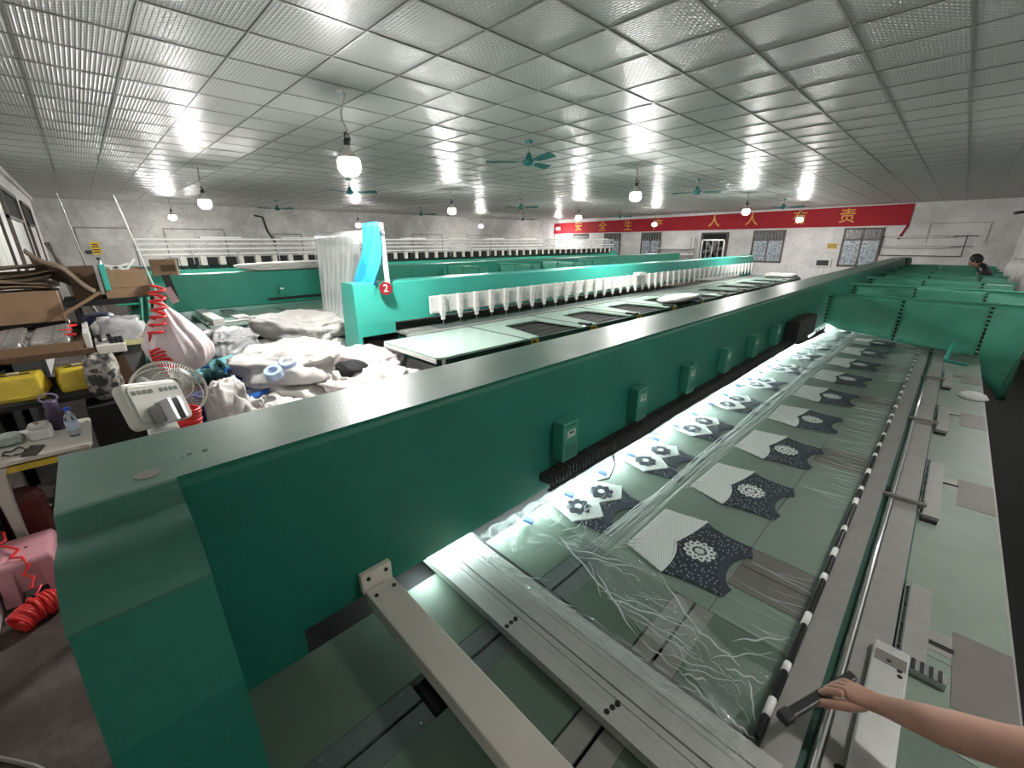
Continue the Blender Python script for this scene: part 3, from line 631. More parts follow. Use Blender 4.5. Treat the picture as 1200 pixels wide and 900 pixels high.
fm_ = film_main()
tag(fm_, 'sheet of clear plastic film stretched over the two rows of knit pieces', 'film')
OFF[fm_.name] = Vector()
def fold(m_, pts, r):
    n = len(pts); m_.tube(pts, [max(.0004, r*math.sin(math.pi*(i+.3)/(n-.4))**.6) for i in range(n)], 4)
m_ = MB()
for k in range(20):
    y = 1.12+rnd.uniform(0, .25); base = -.735+rnd.uniform(-.05, .05); ph = rnd.uniform(0, 6)
    while y < 7.8:
        L_ = rnd.uniform(.5, 1.5); n = 14
        fold(m_, [(base+.010*math.sin((y+L_*i/n)*2.3+ph)+.005*math.sin((y+L_*i/n)*5+ph*2), y+L_*i/n, .830+.003*math.sin(i+ph)) for i in range(n+1)], rnd.uniform(.0010, .0030)); y += L_+rnd.uniform(-.2, .3)
for y in YB:
    for q in range(3):
        a = y-.27+.03*q; fold(m_, [(-.72+.02*i/6+.05*(i/6)**2, a+.10*i/6, .827) for i in range(7)], .002)
y = 1.2
while y < 7.8:
    n = 8; L_ = rnd.uniform(.09, .25); sl = rnd.uniform(-.05, .03)
    if math.sin(y*2.4) > -.75: fold(m_, [(-.092-L_*i/n, y+sl*i/n+.002*math.sin(i), .826) for i in range(n+1)], rnd.uniform(.0007, .0016))
    y += rnd.uniform(.022, .05)
for k in range(26):
    q = Zp(rnd.uniform(575, 690), rnd.uniform(590, 690), .823)
    if q.x < -1.14 or q.y < 1.15: continue
    a = rnd.uniform(1.2, 2.4); L_ = rnd.uniform(.06, .22); n = 7
    fold(m_, [(q.x+L_*i/n*math.cos(a)+.01*math.sin(i*.9+k), q.y+L_*i/n*math.sin(a), .826) for i in range(n+1)], rnd.uniform(.0009, .0022))
stuff(m_.build('film_folds', MT['ridge'], fm_, smooth=True))
def crumple(name, label, P0, P1, w0, w1, amp, seed, nu=60, nv=26, z=.845, mt='filmc'):
    P0, P1 = Vector(P0), Vector(P1); d = (P1-P0); n = Vector((-d.y, d.x, 0)).normalized()
    def fn(i, j):
        wv = w0+(w1-w0)*i+.02*noise.noise(Vector((i*9, seed, j*3)))
        q = P0+d*i+n*(j-.5)*wv
        h = noise.noise(Vector((q.x*13, q.y*13, seed)))+.6*noise.noise(Vector((q.x*34, q.y*34, seed+3)))
        rid = abs(noise.noise(Vector((i*5, j*9, seed+9))))
        return (q.x, q.y, z+amp*(.6+h)+amp*1.3*(1-rid*3 if rid < .33 else 0)*.8)
    o = MB().sheet(fn, nu, nv).build(name, MT[mt], smooth=True); return tag(o, label, 'film')
lf_ = crumple('loose_film', 'crumpled strip of loose clear film lying along the near aluminium frame member', Zp(575, 655, .845), Zp(868, 868, .845), .05, .09, .010, 1, 110, 22, .842)
OFF[lf_.name] = Vector(); m_ = MB()
for k in range(34):
    t = rnd.random(); u, v = 575+293*t, 655+213*t; a = .63+rnd.uniform(-.5, .35); L_ = rnd.uniform(18, 70); u += rnd.uniform(-14, 14)
    p0, p1 = Zp(u, v, .852), Zp(u+L_*math.cos(a), v+L_*math.sin(a), .852); w_ = rnd.uniform(0, 6)
    if max(p0.y, p1.y) > .93 or min(p0.y, p1.y) < .74: continue
    fold(m_, [p0.lerp(p1, i/9)+Vector((0, .0025*math.sin(i*.7+w_), .002*math.sin(i*1.4+w_))) for i in range(10)], rnd.uniform(.0006, .0017))
stuff(m_.build('film_folds', MT['ridge'], lf_, smooth=True))
def tri():
    a, b_, c = Zp(655, 632, .82), Zp(890, 805, .82), Zp(850, 850, .82)
    top = [Zp(690, 628, .82), Zp(745, 660, .82), Zp(790, 700, .82), Zp(850, 765, .82), Zp(905, 795, .82)]
    bot = [Zp(652, 640, .82), Zp(695, 670, .82), Zp(735, 730, .82), Zp(800, 785, .82), Zp(850, 855, .82)]
    def L(P, t):
        t *= len(P)-1; k = min(int(t), len(P)-2); return P[k].lerp(P[k+1], t-k)
    def fn(i, j):
        q = L(bot, i).lerp(L(top, i), j); e_ = (abs(j-.5)*2)**4
        h = noise.noise(Vector((i*4, j*11, 5)))+.5*noise.noise(Vector((i*16, j*20, 7)))
        return (q.x+.008*noise.noise(Vector((i*20, j*3, 1))), q.y+.012*noise.noise(Vector((i*22, j*3, 2)))*e_, .826+.014*max(0, h+.3)+.012*e_)
    return MB().sheet(fn, 110, 30).build('loose_film', MT['filmc'], smooth=True)
fl2 = tri(); OFF[fl2.name] = Vector()
m_ = MB()
def flapfold(u0, v0, u1, v1, r, wob=.0011, n=12):
    a, b_ = Zp(u0, v0, .838), Zp(u1, v1, .838); k = rnd.uniform(0, 6)
    fold(m_, [a.lerp(b_, i/n)+Vector((wob*math.sin(i*.8+k), wob*math.cos(i*1.1+k), .004*math.sin(i*1.3+k))) for i in range(n+1)], r)
for q in ((655, 628, 720, 705, .003), (700, 672, 745, 745, .0035), (712, 700, 806, 735, .003), (722, 705, 812, 760, .0022), (740, 722, 822, 775, .002), (770, 668, 815, 735, .003), (815, 735, 868, 780, .003), (802, 792, 845, 838, .0035), (795, 788, 830, 798, .003), (850, 782, 895, 800, .0028), (878, 795, 885, 845, .0026), (850, 838, 884, 866, .003), (745, 745, 800, 790, .002), (660, 640, 735, 660, .002), (668, 650, 760, 668, .0016), (835, 770, 905, 765, .002), (860, 750, 925, 748, .003), (700, 690, 770, 715, .0014), (735, 700, 830, 745, .0013), (760, 760, 850, 790, .0014), (780, 775, 860, 800, .0014), (690, 655, 705, 700, .0018)): flapfold(*q)
for k in range(22):
    u = rnd.uniform(665, 870); v = 640+(u-660)*.78+rnd.uniform(-22, 22); a = rnd.uniform(.2, 1.1); L_ = rnd.uniform(15, 55); flapfold(u, v, u+L_*math.cos(a), v+L_*math.sin(a), rnd.uniform(.0005, .0011), .0015, 8)
stuff(m_.build('film_folds', MT['ridge'], fl2, smooth=True))
tag(fl2, 'torn crumpled flap of clear film trailing towards the frame corner', 'film')
# ------------------------------------------------------------------ green tarpaulin screens across the machine
def tarp(y, xl, xr, ztop, first, nth, right_drop):
    t = thing('tarpaulin_screen', 'green tarpaulin screen hung across the table, %s from the camera' % nth, 'screen', ((xl+xr)/2, y, 1.0), 'green tarpaulin screens across the tables')
    zs = lambda x: (np.interp(x, [-1.04, -.9, -.30, -.05, .36, .40, .66], [.98, .93, .855, .80, .70, .62, .35]) if first else .83)
    seams = [xl, xl+(xr-xl)*.40, xl+(xr-xl)*.80, xr]
    for k in range(3):
        a, b_ = seams[k]+.006, seams[k+1]-.006
        def fn(i, j, a=a, b_=b_):
            x = a+(b_-a)*i; zb_ = zs(x); x2 = x-(0.10*(1-j) if (first and k == 2 and i > .95) else 0)
            return (x2, y+.015*math.sin(x*9+k)*(1-j*.8)+.01*math.sin(j*5+x*4), zb_+(ztop-zb_)*j)
        MB().sheet(fn, 14, 10).build('tarpaulin_sheet', MT['net'], t, smooth=True, solid=.003)
    MB().cyl((xl-.08, y, ztop), (xr, y, ztop), .012, n=8).build('top_bar', MT['net'], t)
    for k in (0, 1, 2):
        x = seams[k]; z = ztop-.03; lac = MB()
        while z > zs(x)+.01: lac.box(x-.012, x+.012, y-.024, y-.016, z-.022, z); z -= .045
        lac.build('black_lacing', MT['matblack'], t)
    if first:
        lac = MB(); x = .12
        while x < .40: lac.box(x, x+.03, y-.03, y-.02, zs(x)-.005, zs(x)+.012); x += .05
        lac.build('black_lacing', MT['matblack'], t)
    return t
for k, y in enumerate((6.77, 8.58, 10.36, 12.1, 13.7, 15.2, 16.6)): tarp(y, -1.05, .72, 1.36, k == 0, ORD[k], 0)
MB_ = MB(); MB_.tube([(.135, 6.2, .81), (.16, 6.25, 1.0)], .018, 6); MB_.tube([(.135, 6.2, .81), (.30, 6.1, .81)], .014, 6)
tag(MB_.build('corner_bracket', MT['mint']), 'light green L-shaped bracket on the table in front of the first screen', 'bracket')
p = Zp(1140, 466, .80); m_ = MB()
m_.lathe([(.085, 0), (.09, .004), (.072, .03), (.045, .042), (.0, .046)], (p.x, p.y, .80), 20)
o = m_.build('dome_lid', MT['white'], smooth=True); o.scale = (1, 1, 1); tag(o, 'white domed lid lying at the right edge of the sage table', 'lid')
# ------------------------------------------------------------------ second machine: its white sewing heads face us
m2 = thing('embroidery_machine', 'green embroidery machine in the middle with white sewing heads and a mint table', 'machine', (-5.6, 2.45, 0), 'multi-head embroidery machines')
def B2(name, m, *b, **k): return MB().box(*b).build(name, m, m2, **k)
E2 = 17.9; xf = -5.42
MB().prism([(-5.77, .93), (xf, .93), (xf, 1.475), (xf-.015, 1.49), (-5.755, 1.49), (-5.77, 1.475)], 'y', 2.47, E2).build('beam', MT['mint'], m2)
MB().prism([(-5.95, 0), (xf-.02, 0), (xf, .80), (xf, 1.475), (xf-.015, 1.49), (-5.755, 1.49), (-5.79, 1.4)], 'y', 2.42, 2.472).build('end_post', MT['mint'], m2)
B2('end_foot', MT['mint'], -5.75, xf, 2.472, 2.98, .78, .935)
B2('end_post', MT['mint'], -5.77, xf, E2, E2+.12, 0, 1.5)
B2('needle_plate_bed', MT['slate'], -5.42, -5.02, 3.0, E2, .78, .80)
B2('bed_front', MT['darkgreen'], -5.42, -5.2, 3.02, E2, .60, .78)
B2('lower_beam', MT['darkgreen'], -5.42, -4.0, 3.0, E2, .45, .74)
B2('rail', MT['alu'], -5.02, -4.94, 2.9, E2, .79, .812)
h0 = None; N2 = 43
for k in range(N2):
    y = 3.72+.331*k
    if h0 is None:
        m_ = MB(); m_.box(-5.36, -5.33, y-.195, y+.13, .985, 1.245)
        h0 = m_.build('sewing_head', MT['whitep'], m2, bevel=.006)
        MB().box(-5.33, -5.275, y-.04, y+.04, .945, 1.255).build('head_cover', MT['white'], h0, bevel=.008)
        MB().box(-5.315, -5.282, y-.03, y+.03, .885, .945).build('presser_case', MT['whitep'], h0, bevel=.004)
        s = MB()
        for z in (1.21, 1.12, 1.0): s.cyl((-5.275, y, z), (-5.271, y, z), .008, n=8)
        s.box(-5.33, -5.326, y-.17, y-.06, 1.0, 1.006); s.cyl((-5.33, y-.165, 1.2), (-5.326, y-.165, 1.2), .01, n=8)
        s.build('screws', MT['alud'], h0)
        s = MB(); s.cyl((-5.30, y, .80), (-5.30, y, .89), .006, n=6); s.build('needle_bar', MT['steel'], h0)
    else: copy_part(h0, (0, .331*k, 0), m2)
MB().box(-5.36, -5.2, 9.3, 9.62, 1.24, 1.30).build('head_top_cover', MT['whitep'], m2)
def poly_panel(name, pts, z, th, m): return MB().prism(pts, 'z', z-th, z).build(name, m, m2, bevel=.004)
xr = -3.72
WB = None
r8 = [(xr, 2.60), (xr-.02, 2.55), (xr-.07, 2.52)]
poly_panel('table_panel', [(-4.92, 2.52)]+r8[::-1]+[(xr, 3.90), (-4.92, 3.90)], .80, .028, MT['tableglow'])
first = None
for k in range(10):
    y0 = 3.92+1.36*k
    if y0+1.36 > E2: break
    pts = [(-4.92, y0), (xr, y0), (xr, y0+.14), (-4.55, y0+.14), (-4.55, y0+1.02), (xr-.02, y0+1.20), (xr-.02, y0+1.34), (-4.92, y0+1.34)]
    pts = [(-4.92, y0), (xr, y0), (xr, y0+.22), (-4.60, y0+.42), (-4.60, y0+1.16), (xr, y0+1.20), (xr, y0+1.34), (-4.92, y0+1.34)]
    if first is None: first = poly_panel('table_panel', pts, .80, .028, MT['tableglow'])
    else: copy_part(first, (0, 1.36*k, 0), m2)
    B2('panel_joint', MT['slate'], -4.95, xr+.01, y0-.03, y0-.005, .796, .806)
    B2('well_floor', MT['matblack'], -4.62, xr-.065, y0+.15, y0+1.25, .742, .75)
    for q in range(4): B2('well_bar', MT['slate'], -4.60+.22*q, -4.585+.22*q, y0+.42, y0+1.16, .752, .76)
    B2('joint_cap', MT['black'], xr-.16, xr+.02, y0+1.30, y0+1.42, .795, .825)
    o = B2('caution_plate', MT['signyellow'], xr-.03, xr-.024, y0+.10, y0+.26, .70, .76)
    B2('plate_print', MT['black'], xr-.0241, xr-.0235, y0+.13, y0+.2, .715, .745)
B2('table_skirt', MT['darkgreen'], xr-.06, xr-.03, 3.9, E2, .56, .77)
B2('table_edge', MT['white'], -4.92, xr-.05, 2.515, 2.53, .73, .775)
for y in (2.62, 3.95, 5.3, 6.68, 8.0, 9.4, 10.7): MB().cyl((xr-.05, y, 0), (xr-.05, y, .78), .02, n=10).build('table_leg', MT['whitep'], m2)
for y in (2.62,): MB().cyl((-4.85, y, 0), (-4.85, y, .78), .02, n=10).build('table_leg', MT['whitep'], m2)
# loose aluminium end of the bed
B2('bed_end_plate', MT['alud'], -5.42, -4.9, 2.98, 3.5, .775, .803)
for q in range(3): B2('bed_strip', MT['alu'], -5.3+.05*q, -5.27+.05*q, 2.98, 3.3, .803, .82)
# white cloth left on the middle table, control screen at the far end
def sack(name, label, c, d, seed, m='sack', rough=.16, wr=.05, group=None, flat_top=0, rotz=0, n=38, parent=None, cat='sack', tie=False):
    vs = []; c = Vector(c); R_ = Matrix.Rotation(rotz, 3, 'Z'); nn = n; mm_ = n; fs = []
    for j in range(mm_+1):
        ph = math.pi*j/mm_
        for k in range(nn*2):
            t = math.pi*k/nn
            x, y, z = math.sin(ph)*math.cos(t), math.sin(ph)*math.sin(t), -math.cos(ph)
            p_ = .55; x, y, z = (math.copysign(abs(q)**p_, q) for q in (x, y, z))
            l = max(1e-6, (abs(x)**3.2+abs(y)**3.2+abs(z)**3.2)**(1/3.2)); x, y, z = x/l, y/l, z/l
            q = Vector((x, y, z))
            h = 1+rough*noise.noise(q*1.3+Vector((seed*3.1, seed, 0)))+.5*rough*noise.noise(q*3+Vector((0, seed*2.3, seed)))
            s3 = Vector((seed*1.7, seed*.9, seed*2.3)); cr = 0
            for fq, am in ((1.7, 1.0), (3.3, .6), (6.5, .34), (12, .16)):
                cr += am*(1-min(1, abs(noise.noise(Vector((q.x*fq, q.y*fq, q.z*fq*1.5))+s3*fq))*3.2))
            h += wr*(.75*cr-.55)
            v = Vector((q.x*d[0]/2*h, q.y*d[1]/2*h, q.z*d[2]/2*(h if q.z > -.5 else 1)))
            if tie and q.z > .1:
                f_ = 1-.82*((q.z-.1)/.9)**.8; v.x *= f_; v.y *= f_
            v = R_ @ v; vs.append(c+Vector((0, 0, d[2]/2))+v)
    W_ = nn*2
    fs = [(j*W_+k, j*W_+(k+1) % W_, (j+1)*W_+(k+1) % W_, (j+1)*W_+k) for j in range(mm_) for k in range(W_)]
    o = MB().add(vs, fs).build(name, MT[m] if isinstance(m, str) else m, parent, smooth=True, clean=True)
    if label: tag(o, label, cat, group)
    return o
sack('white_cloth', 'white cloth heaped on the middle table near its far wells', (-4.0, 8.9, .80), (.5, 1.5, .12), 4, cat='cloth', n=18)
cp = thing('control_screen', 'small white control screen with black display beyond the middle table', 'screen', (-3.4, 17.6, 0))
p = Xp(963, 309, -3.4); MB().box(-3.42, -3.30, p.y-.02, p.y+.02, 0, p.z-.1).build('post', MT['white'], cp)
MB().box(-3.62, -3.12, p.y-.05, p.y+.04, p.z-.13, p.z+.17).build('screen_case', MT['white'], cp, bevel=.02)
MB().box(-3.56, -3.2, p.y-.055, p.y-.05, p.z-.06, p.z+.12).build('display', MT['black'], cp)
sack('white_cloth', 'white rags piled at the far end of the middle machine', (-4.2, 17.1, .8), (1.0, .5, .16), 9, cat='cloth', n=16)
# ------------------------------------------------------------------ film roll, cyan cloth and numbered pole over its end
yr = 2.80
a, b_ = Yp(374, 270, yr), Yp(430, 267, yr)
rollz = 2.06; xa, xb = a.x, b_.x
fr_ = thing('film_roll', 'big roll of clear film on a bar, sheet hanging to the white sacks', 'film roll', ((xa+xb)/2, yr, rollz))
MB().cyl((xa, yr, rollz), (xb-.02, yr, rollz), .095, n=24).build('roll', mat('wound_film', (.72, .72, .72), .25, var=.15, vscale=12), fr_, smooth=True)
MB().lathe([(.045, 0), (.115, 0), (.115, .05), (.045, .05)], (xb-.05, yr, rollz), 24, Matrix.Rotation(math.pi/2, 3, 'Y'), ring=True).build('roll_end', MT['white'], fr_)
MB().cyl((xb-.01, yr, rollz), (xb+.004, yr, rollz), .045, n=16).build('core', MT['black'], fr_)
def drape(i, j):
    s = j; wd = 1-.42*s**1.2; xx = xa+(xb-xa)*(.02+.86*(i*wd+.10*s))
    return (xx, yr-.10-.03*math.sin(i*46+s*2)*(.15+s)-.05*s, rollz+.03-1.30*s+.03*math.sin(i*9)*s)
MB().sheet(drape, 120, 30).build('hanging_sheet', MT['filmw'], fr_, smooth=True)
def drape2(i, j):
    s = j; return (xa+(xb-xa)*(.03+.94*i-.30*i*s**1.5+.08*s), yr-.098-.02*math.sin(i*30+1)*s, rollz+.02-.95*s*(.8+.2*i))
MB().sheet(drape2, 80, 20).build('hanging_sheet', MT['filmw'], fr_, smooth=True)
pr = thing('roll_stand', 'tall bar stand carrying the film roll above the middle machine', 'stand', (-5.6, yr, 1.49))
xp = Yp(448, 262, yr).x
MB().tube([(xa-.05, yr, rollz), (xp, yr, rollz+.09)], .018, 8).build('cross_bar', MT['alud'], pr)
MB().cyl((-5.60, yr, 1.49), (-5.60, yr, rollz+.06), .018, n=8).build('upright', MT['alud'], pr)
q0, q1 = Xp(446, 261, -5.35), Xp(455, 338, -5.35)
pl = thing('marker_pole', 'white leaning pole ending in the red number disc beside the cyan cloth', 'pole', tuple(q1))
MB().tube([q0, q1], .034, 10).build('pole', MT['whitep'], pl)
c = Xp(452, 338, -5.33); rd = thing('number_disc', 'round red disc with a white number 2 on the middle machine', 'sign', tuple(c))
nrm = (Vector((0, 0, 2))-c); nrm.z = 0; nrm.normalize(); rz = math.atan2(nrm.y, nrm.x)
MB().cyl(c-nrm*.03, c+nrm*.02, .085, n=24).build('disc', mat('disc_red', (.20, .008, .014), .4), rd)
glyph('2', .14, MT['white'], rd, c+nrm*.024, (math.pi/2, 0, rz+math.pi/2), .002, 'number')
def cl(i, j):
    e0, e1 = Yp(434, 262, yr), Yp(445, 260, yr); g0, g1 = Yp(426, 336, yr), Yp(449, 336, yr)
    q = e0.lerp(e1, i).lerp(g0.lerp(g1, i), j**.8)
    return (q.x, yr-.05-.05*math.sin(i*17+j*2.5)-.03*math.sin(i*7-j*5)-.04*j, q.z+.03*math.sin(i*8)*j)
tag(MB().sheet(cl, 40, 30).build('cyan_cloth', MT['bluecloth'], smooth=True, solid=.006), 'bright cyan cloth hanging in folds from the bar beside the film roll', 'cloth')
# ------------------------------------------------------------------ third machine, rear side, further left
DX, DY = -8.07, .85; E3 = 20.0
m3, B3 = machine_rear(DX, DY, E3, False, 'green embroidery machine behind the sacks, its plain rear beam facing the camera')
for ob in m3.children: 
    for s_ in ob.material_slots:
        if s_.material is MT['green']: pass
m3m = mat('mid_green_enamel', (.02, .27, .185), .4, var=.12, vscale=2)
for ob in m3.children: ob.data.materials[0] = m3m if ob.data.materials[0] in (MT['green'],) else ob.data.materials[0]
B3('table_panel', MT['tableglow'], -1.13, .36, .3, 19, .77, .80)
B3('table_underframe', MT['darkgreen'], -2.0, .34, .0, 19, .5, .765)
B3('frame_member', MT['alu'], -1.3, .0, .75, .95, .80, .83); B3('side_member', MT['alu'], -.1, .05, .75, 12, .80, .83); B3('drive_plate', MT['alud'], .08, .2, .3, 12, .80, .82)
for y in (1.6, 2.9, 4.2, 5.5, 6.8): B3('joint_plate', MT['slate'], -1.1, -.12, y, y+.08, .80, .802)
MB().box(DX-1.10, DX+.35, DY+.35, DY+.50, .84, .90).build('support_arm', MT['white'], m3, bevel=.004)
MB().box(DX+.25, DX+.35, DY+.35, DY+.50, .45, .84).build('support_leg', MT['white'], m3)
B3('cable_duct', MT['black'], -1.13, -1.07, 1.55, 8, .95, .99)
for k in range(9):
    y = 1.75+.86*k
    o = B3('driver_box', m3m, -1.13, -1.07, y, y+.11, 1.03, 1.2, bevel=.006); B3('label_plate', MT['whitep'], -1.0715, -1.069, y+.02, y+.09, 1.14, 1.17).parent = o
for k, y in enumerate((6.6, 8.4, 10.2, 12.0)): 
    t = tarp(y, DX-1.0, DX+.55, 1.44, False, 'x', 0); t['label'] = 'green tarpaulin screen on the third machine, %s from the camera' % ORD[k]; t['group'] = 'tarpaulin screens on the third machine'
sack('white_bale', 'long flattened white cloth bale lying on top of the third machine', (DX-1.3, 2.95, 1.49), (.34, 1.9, .16), 11, cat='bale', n=22)
# fourth machine: thread racks over black motors
m4 = thing('embroidery_machine', 'farthest green embroidery machine with thread racks above black motors', 'machine', (-13.6, .9, 0), 'multi-head embroidery machines')
def B4(name, m, *b, **k): return MB().box(*b).build(name, m, m4, **k)
B4('beam', MT['darkgreen'], -13.9, -13.55, .8, 20.8, .95, 1.47); B4('end_post', m3m, -13.95, -13.5, .5, .8, 0, 1.5); B4('end_post', m3m, -13.95, -13.5, 20.8, 21.3, 0, 1.52)
B4('table_panel', m3m, -13.5, -12.0, .3, 20.5, .77, .80); B4('front_beam', m3m, -13.0, -12.8, .2, 20.4, 1.28, 1.40); B4('underframe', MT['darkgreen'], -13.5, -12.1, .5, 20, .4, .76)
hh = None
for k in range(46):
    y = 1.55+.415*k
    if hh is None:
        hh = MB().box(-13.5, -13.3, y-.10, y+.10, 1.47, 1.66).build('motor', MT['matblack'], m4)
        MB().box(-13.48, -13.34, y+.15, y+.27, 1.47, 1.68).build('tension_box', MT['cream'], hh)
    else: copy_part(hh, (0, .415*k, 0), m4)
for z, x in ((2.09, -13.65), (2.09, -13.25), (1.98, -13.45), (1.86, -13.65), (1.86, -13.25), (1.74, -13.3)): MB().cyl((x, .95, z), (x, 20.6, z), .02, n=6).build('thread_rail', MT['whitep'], m4)
for k in range(21):
    y = .98+.98*k
    MB().tube([(-13.65, y, 1.5), (-13.65, y, 2.1), (-13.25, y, 2.1), (-13.25, y, 1.5)], .013, 5).build('rack_post', MT['steel'], m4)
    MB().tube([(-13.25, y, 1.74), (-13.25, y+.49, 2.09), (-13.25, y+.98, 1.74)], .008, 4).build('rack_brace', MT['alud'], m4)
for k in range(10):
    y = 2.2+1.9*k; MB().box(-13.5, -13.3, y, y+.9, 2.12, 2.15).build('rack_lamp', MT['white'], m4)
# ------------------------------------------------------------------ ceiling fans and bulbs
POS = lambda x, y: ('over the near machine aisle' if x > -7 else 'over the third machine' if x > -13.5 else 'far out over the fourth machine')
def fan(x, y, rot, label, proto=None):
    if proto: r = copy_tree(proto)
    else:
        r = thing('ceiling_fan', label, 'fan', (x, y, H), 'green ceiling fans')
        MB().lathe([(.0, -.03), (.05, -.03), (.06, 0)], (0, 0, 0), 16).build('canopy', MT['fanmetal'], r, local=True)
        MB().cyl((0, 0, -.02), (0, 0, -.24), .011, n=8).build('down_rod', MT['alud'], r, local=True)
        MB().lathe([(.0, -.335), (.05, -.33), (.085, -.305), (.095, -.27), (.06, -.245), (.045, -.225), (.03, -.16), (.0, -.155)], (0, 0, 0), 20).build('motor_housing', MT['fanmetal'], r, local=True, smooth=True)
        for k in range(3):
            t = 2*math.pi*k/3; R_ = Matrix.Rotation(t, 3, 'Z')
            b = MB(); P = [(.07, -.02, 0), (.16, -.03, 0), (.22, -.06, .006), (.62, -.075, .026), (.64, -.05, .018), (.63, .055, -.02), (.22, .045, -.018), (.16, .02, 0), (.07, .02, 0)]
            b.add([R_ @ Vector((x_, y_, z_-.275+.003)) for x_, y_, z_ in P]+[R_ @ Vector((x_, y_, z_-.278)) for x_, y_, z_ in P],
                  [tuple(range(9)), tuple(range(9, 18))[::-1]]+[(i, (i+1) % 9, 9+(i+1) % 9, 9+i) for i in range(9)])
            b.build('blade', MT['fanmetal'], r, local=True)
    r.location = (x, y, H); r.rotation_euler.z = rot; r['label'] = label; return r
f0 = None
FN = [(-4.84, 5.1, 1.833, 'nearest green ceiling fan, over the near end of the middle machine'), (-4.82, 11.0, 1.0, 'second green ceiling fan in the right row, halfway down the hall'), (-4.79, 18.2, .2, 'third green ceiling fan in the right row, close to the red banner'),
      (-10.5, 4.9, .85, 'green ceiling fan just below the nearest bulb in the picture'), (-11.1, 11.3, .4, 'second green ceiling fan in the middle row, left of a hanging bulb'), (-12.0, 19.1, .1, 'far ceiling fan in the middle row, above the left end of the banner'),
      (-17.2, 5.3, .6, 'ceiling fan at far left, close to the grey left wall'), (-16.6, 10.8, .9, 'second ceiling fan along the grey left wall'), (-16.9, 17.4, .5, 'farthest ceiling fan along the grey left wall')]
for x, y, r_, l in FN:
    o = fan(x, y, r_, l, f0); f0 = f0 or o
BL = [(-4.57, 2.16, 2.76), (-10.54, 1.95, 2.75), (-19.0, 2.5, 2.85), (-10.5, 7.88, 2.87), (-4.78, 8.12, 2.87), (-5.0, 15.13, 2.89), (-19.0, 16.2, 2.87), (-10.7, 14.1, 2.91), (-10.6, 19.95, 2.8), (-19.0, 22.9, 2.85), (-4.75, 20.5, 2.82), (-18.0, 8.6, 2.72), (.9, 2.1, 2.80), (.9, 8.1, 2.80)]  # last two bulbs are added out of view to brighten the near table
BN = ['largest glowing bulb, hanging nearest the camera at upper left', 'glowing bulb hanging second from the left wall corner', 'leftmost glowing bulb, small and low by the grey left wall', 'glowing bulb hanging just right of the cyan cloth', 'bright glowing bulb hanging over the middle machine, right of the nearest fan', 'glowing bulb hanging in front of the banner at its second repeated character', 'small bulb hanging low against the grey left wall, mid-hall', 'bulb hanging just above the left part of the banner', 'bulb hanging in front of the banner between its two phrases', 'small bulb hanging at the left tip of the banner', 'bulb hanging in front of the last but one banner character', 'small bulb half hidden behind the film roll', 'unseen fill bulb added over the right aisle, the one nearest the camera', 'unseen fill bulb added over the right aisle, level with the first green screen']
b0 = None
for k, (x, y, z) in enumerate(BL):
    if b0 is None:
        b0 = r = thing('pendant_bulb', '', 'lamp', (x, y, z), 'bare hanging bulbs')
        MB().lathe([(0, -.115), (.04, -.112), (.078, -.094), (.106, -.055), (.1105, -.035)], (0, 0, 0), 20).build('bulb_glass', MT['bulb'], r, smooth=True, local=True)
        MB().lathe([(.1105, -.034), (.115, 0), (.111, .028), (.10, .052)], (0, 0, 0), 20).build('globe_upper', MT['globe'], r, smooth=True, local=True)
        MB().lathe([(.0995, .0525), (.075, .085), (.055, .11), (.032, .13), (.028, .17), (0, .17)], (0, 0, 0), 16).build('bulb_base', MT['cream'], r, smooth=True, local=True)
        MB().lathe([(.0, .165), (.03, .165), (.034, .21), (.02, .23), (0, .23)], (0, 0, 0), 14).build('socket', MT['black'], r, local=True)
    else: r = copy_tree(b0)
    if x > 0:
        gl_ = [c_ for c_ in r.children if c_.name.startswith('bulb_glass')][0]; gl_.data = gl_.data.copy(); gl_.data.materials[0] = MT['fillbulb']
    r.location = (x, y, z); r['label'] = BN[k]
    sl = .0 if k else .02; pts = [(sl*math.sin(t*9)+.006*math.sin(t*31+k), sl*math.cos(t*7), .22+(H-z-.22)*t) for t in np.linspace(0, 1, 16)]
    MB().tube(pts, .008, 5).build('cord', MT['alud'] if k else MT['cream'], r, local=True)
    if k in (0, 1): MB().tube([(.0, 0, .24), (.05, .02, .21), (.06, .0, .25), (.01, -.02, .28), (-.04, 0, .24), (-.02, .02, .3)], .006, 5).build('loose_wire', MT['black'], r, local=True)
    MB().lathe([(.0, -.02), (.045, -.02), (.05, 0)], (0, 0, H-z), 14).build('ceiling_rose', MT['cream'], r, local=True)
# ------------------------------------------------------------------ sacks on the floor of the cross aisle
sack('white_sack', 'big white sack on top of the near pile with blue rolls at its mouth', (-5.35, 1.56, .38), (1.1, .9, .46), 1, rotz=.9, group=None, rough=.3, wr=.12)
sack('white_sack', 'lower white sack directly under the one with blue rolls', (-5.3, 1.55, .0), (1.15, .95, .46), 2, rotz=.3, wr=.12, rough=.25)
sack('white_sack', 'small slumped white sack at the left foot of the near pile', (-4.88, 1.14, .0), (.5, .42, .40), 3, rotz=.5, wr=.14)
sack('white_sack', 'white sack in front of the pile, tight against the green beam', (-4.6, 1.45, .0), (.8, .6, .36), 14, rotz=.2, wr=.14)
sack('white_sack', 'topmost white sack behind the pile, at the foot of the hanging film', (-7.0, 2.2, .58), (1.5, .95, .38), 5, rotz=.35, wr=.13, rough=.25)
sack('white_sack', 'middle white sack behind the pile, under the topmost one', (-6.7, 2.1, .22), (1.5, .95, .40), 6, rotz=.35, wr=.12, rough=.2)
sack('white_sack', 'cream white sack between the near pile and the open bundle', (-5.78, 2.08, .10), (.9, .65, .5), 7, rotz=.4, wr=.1)
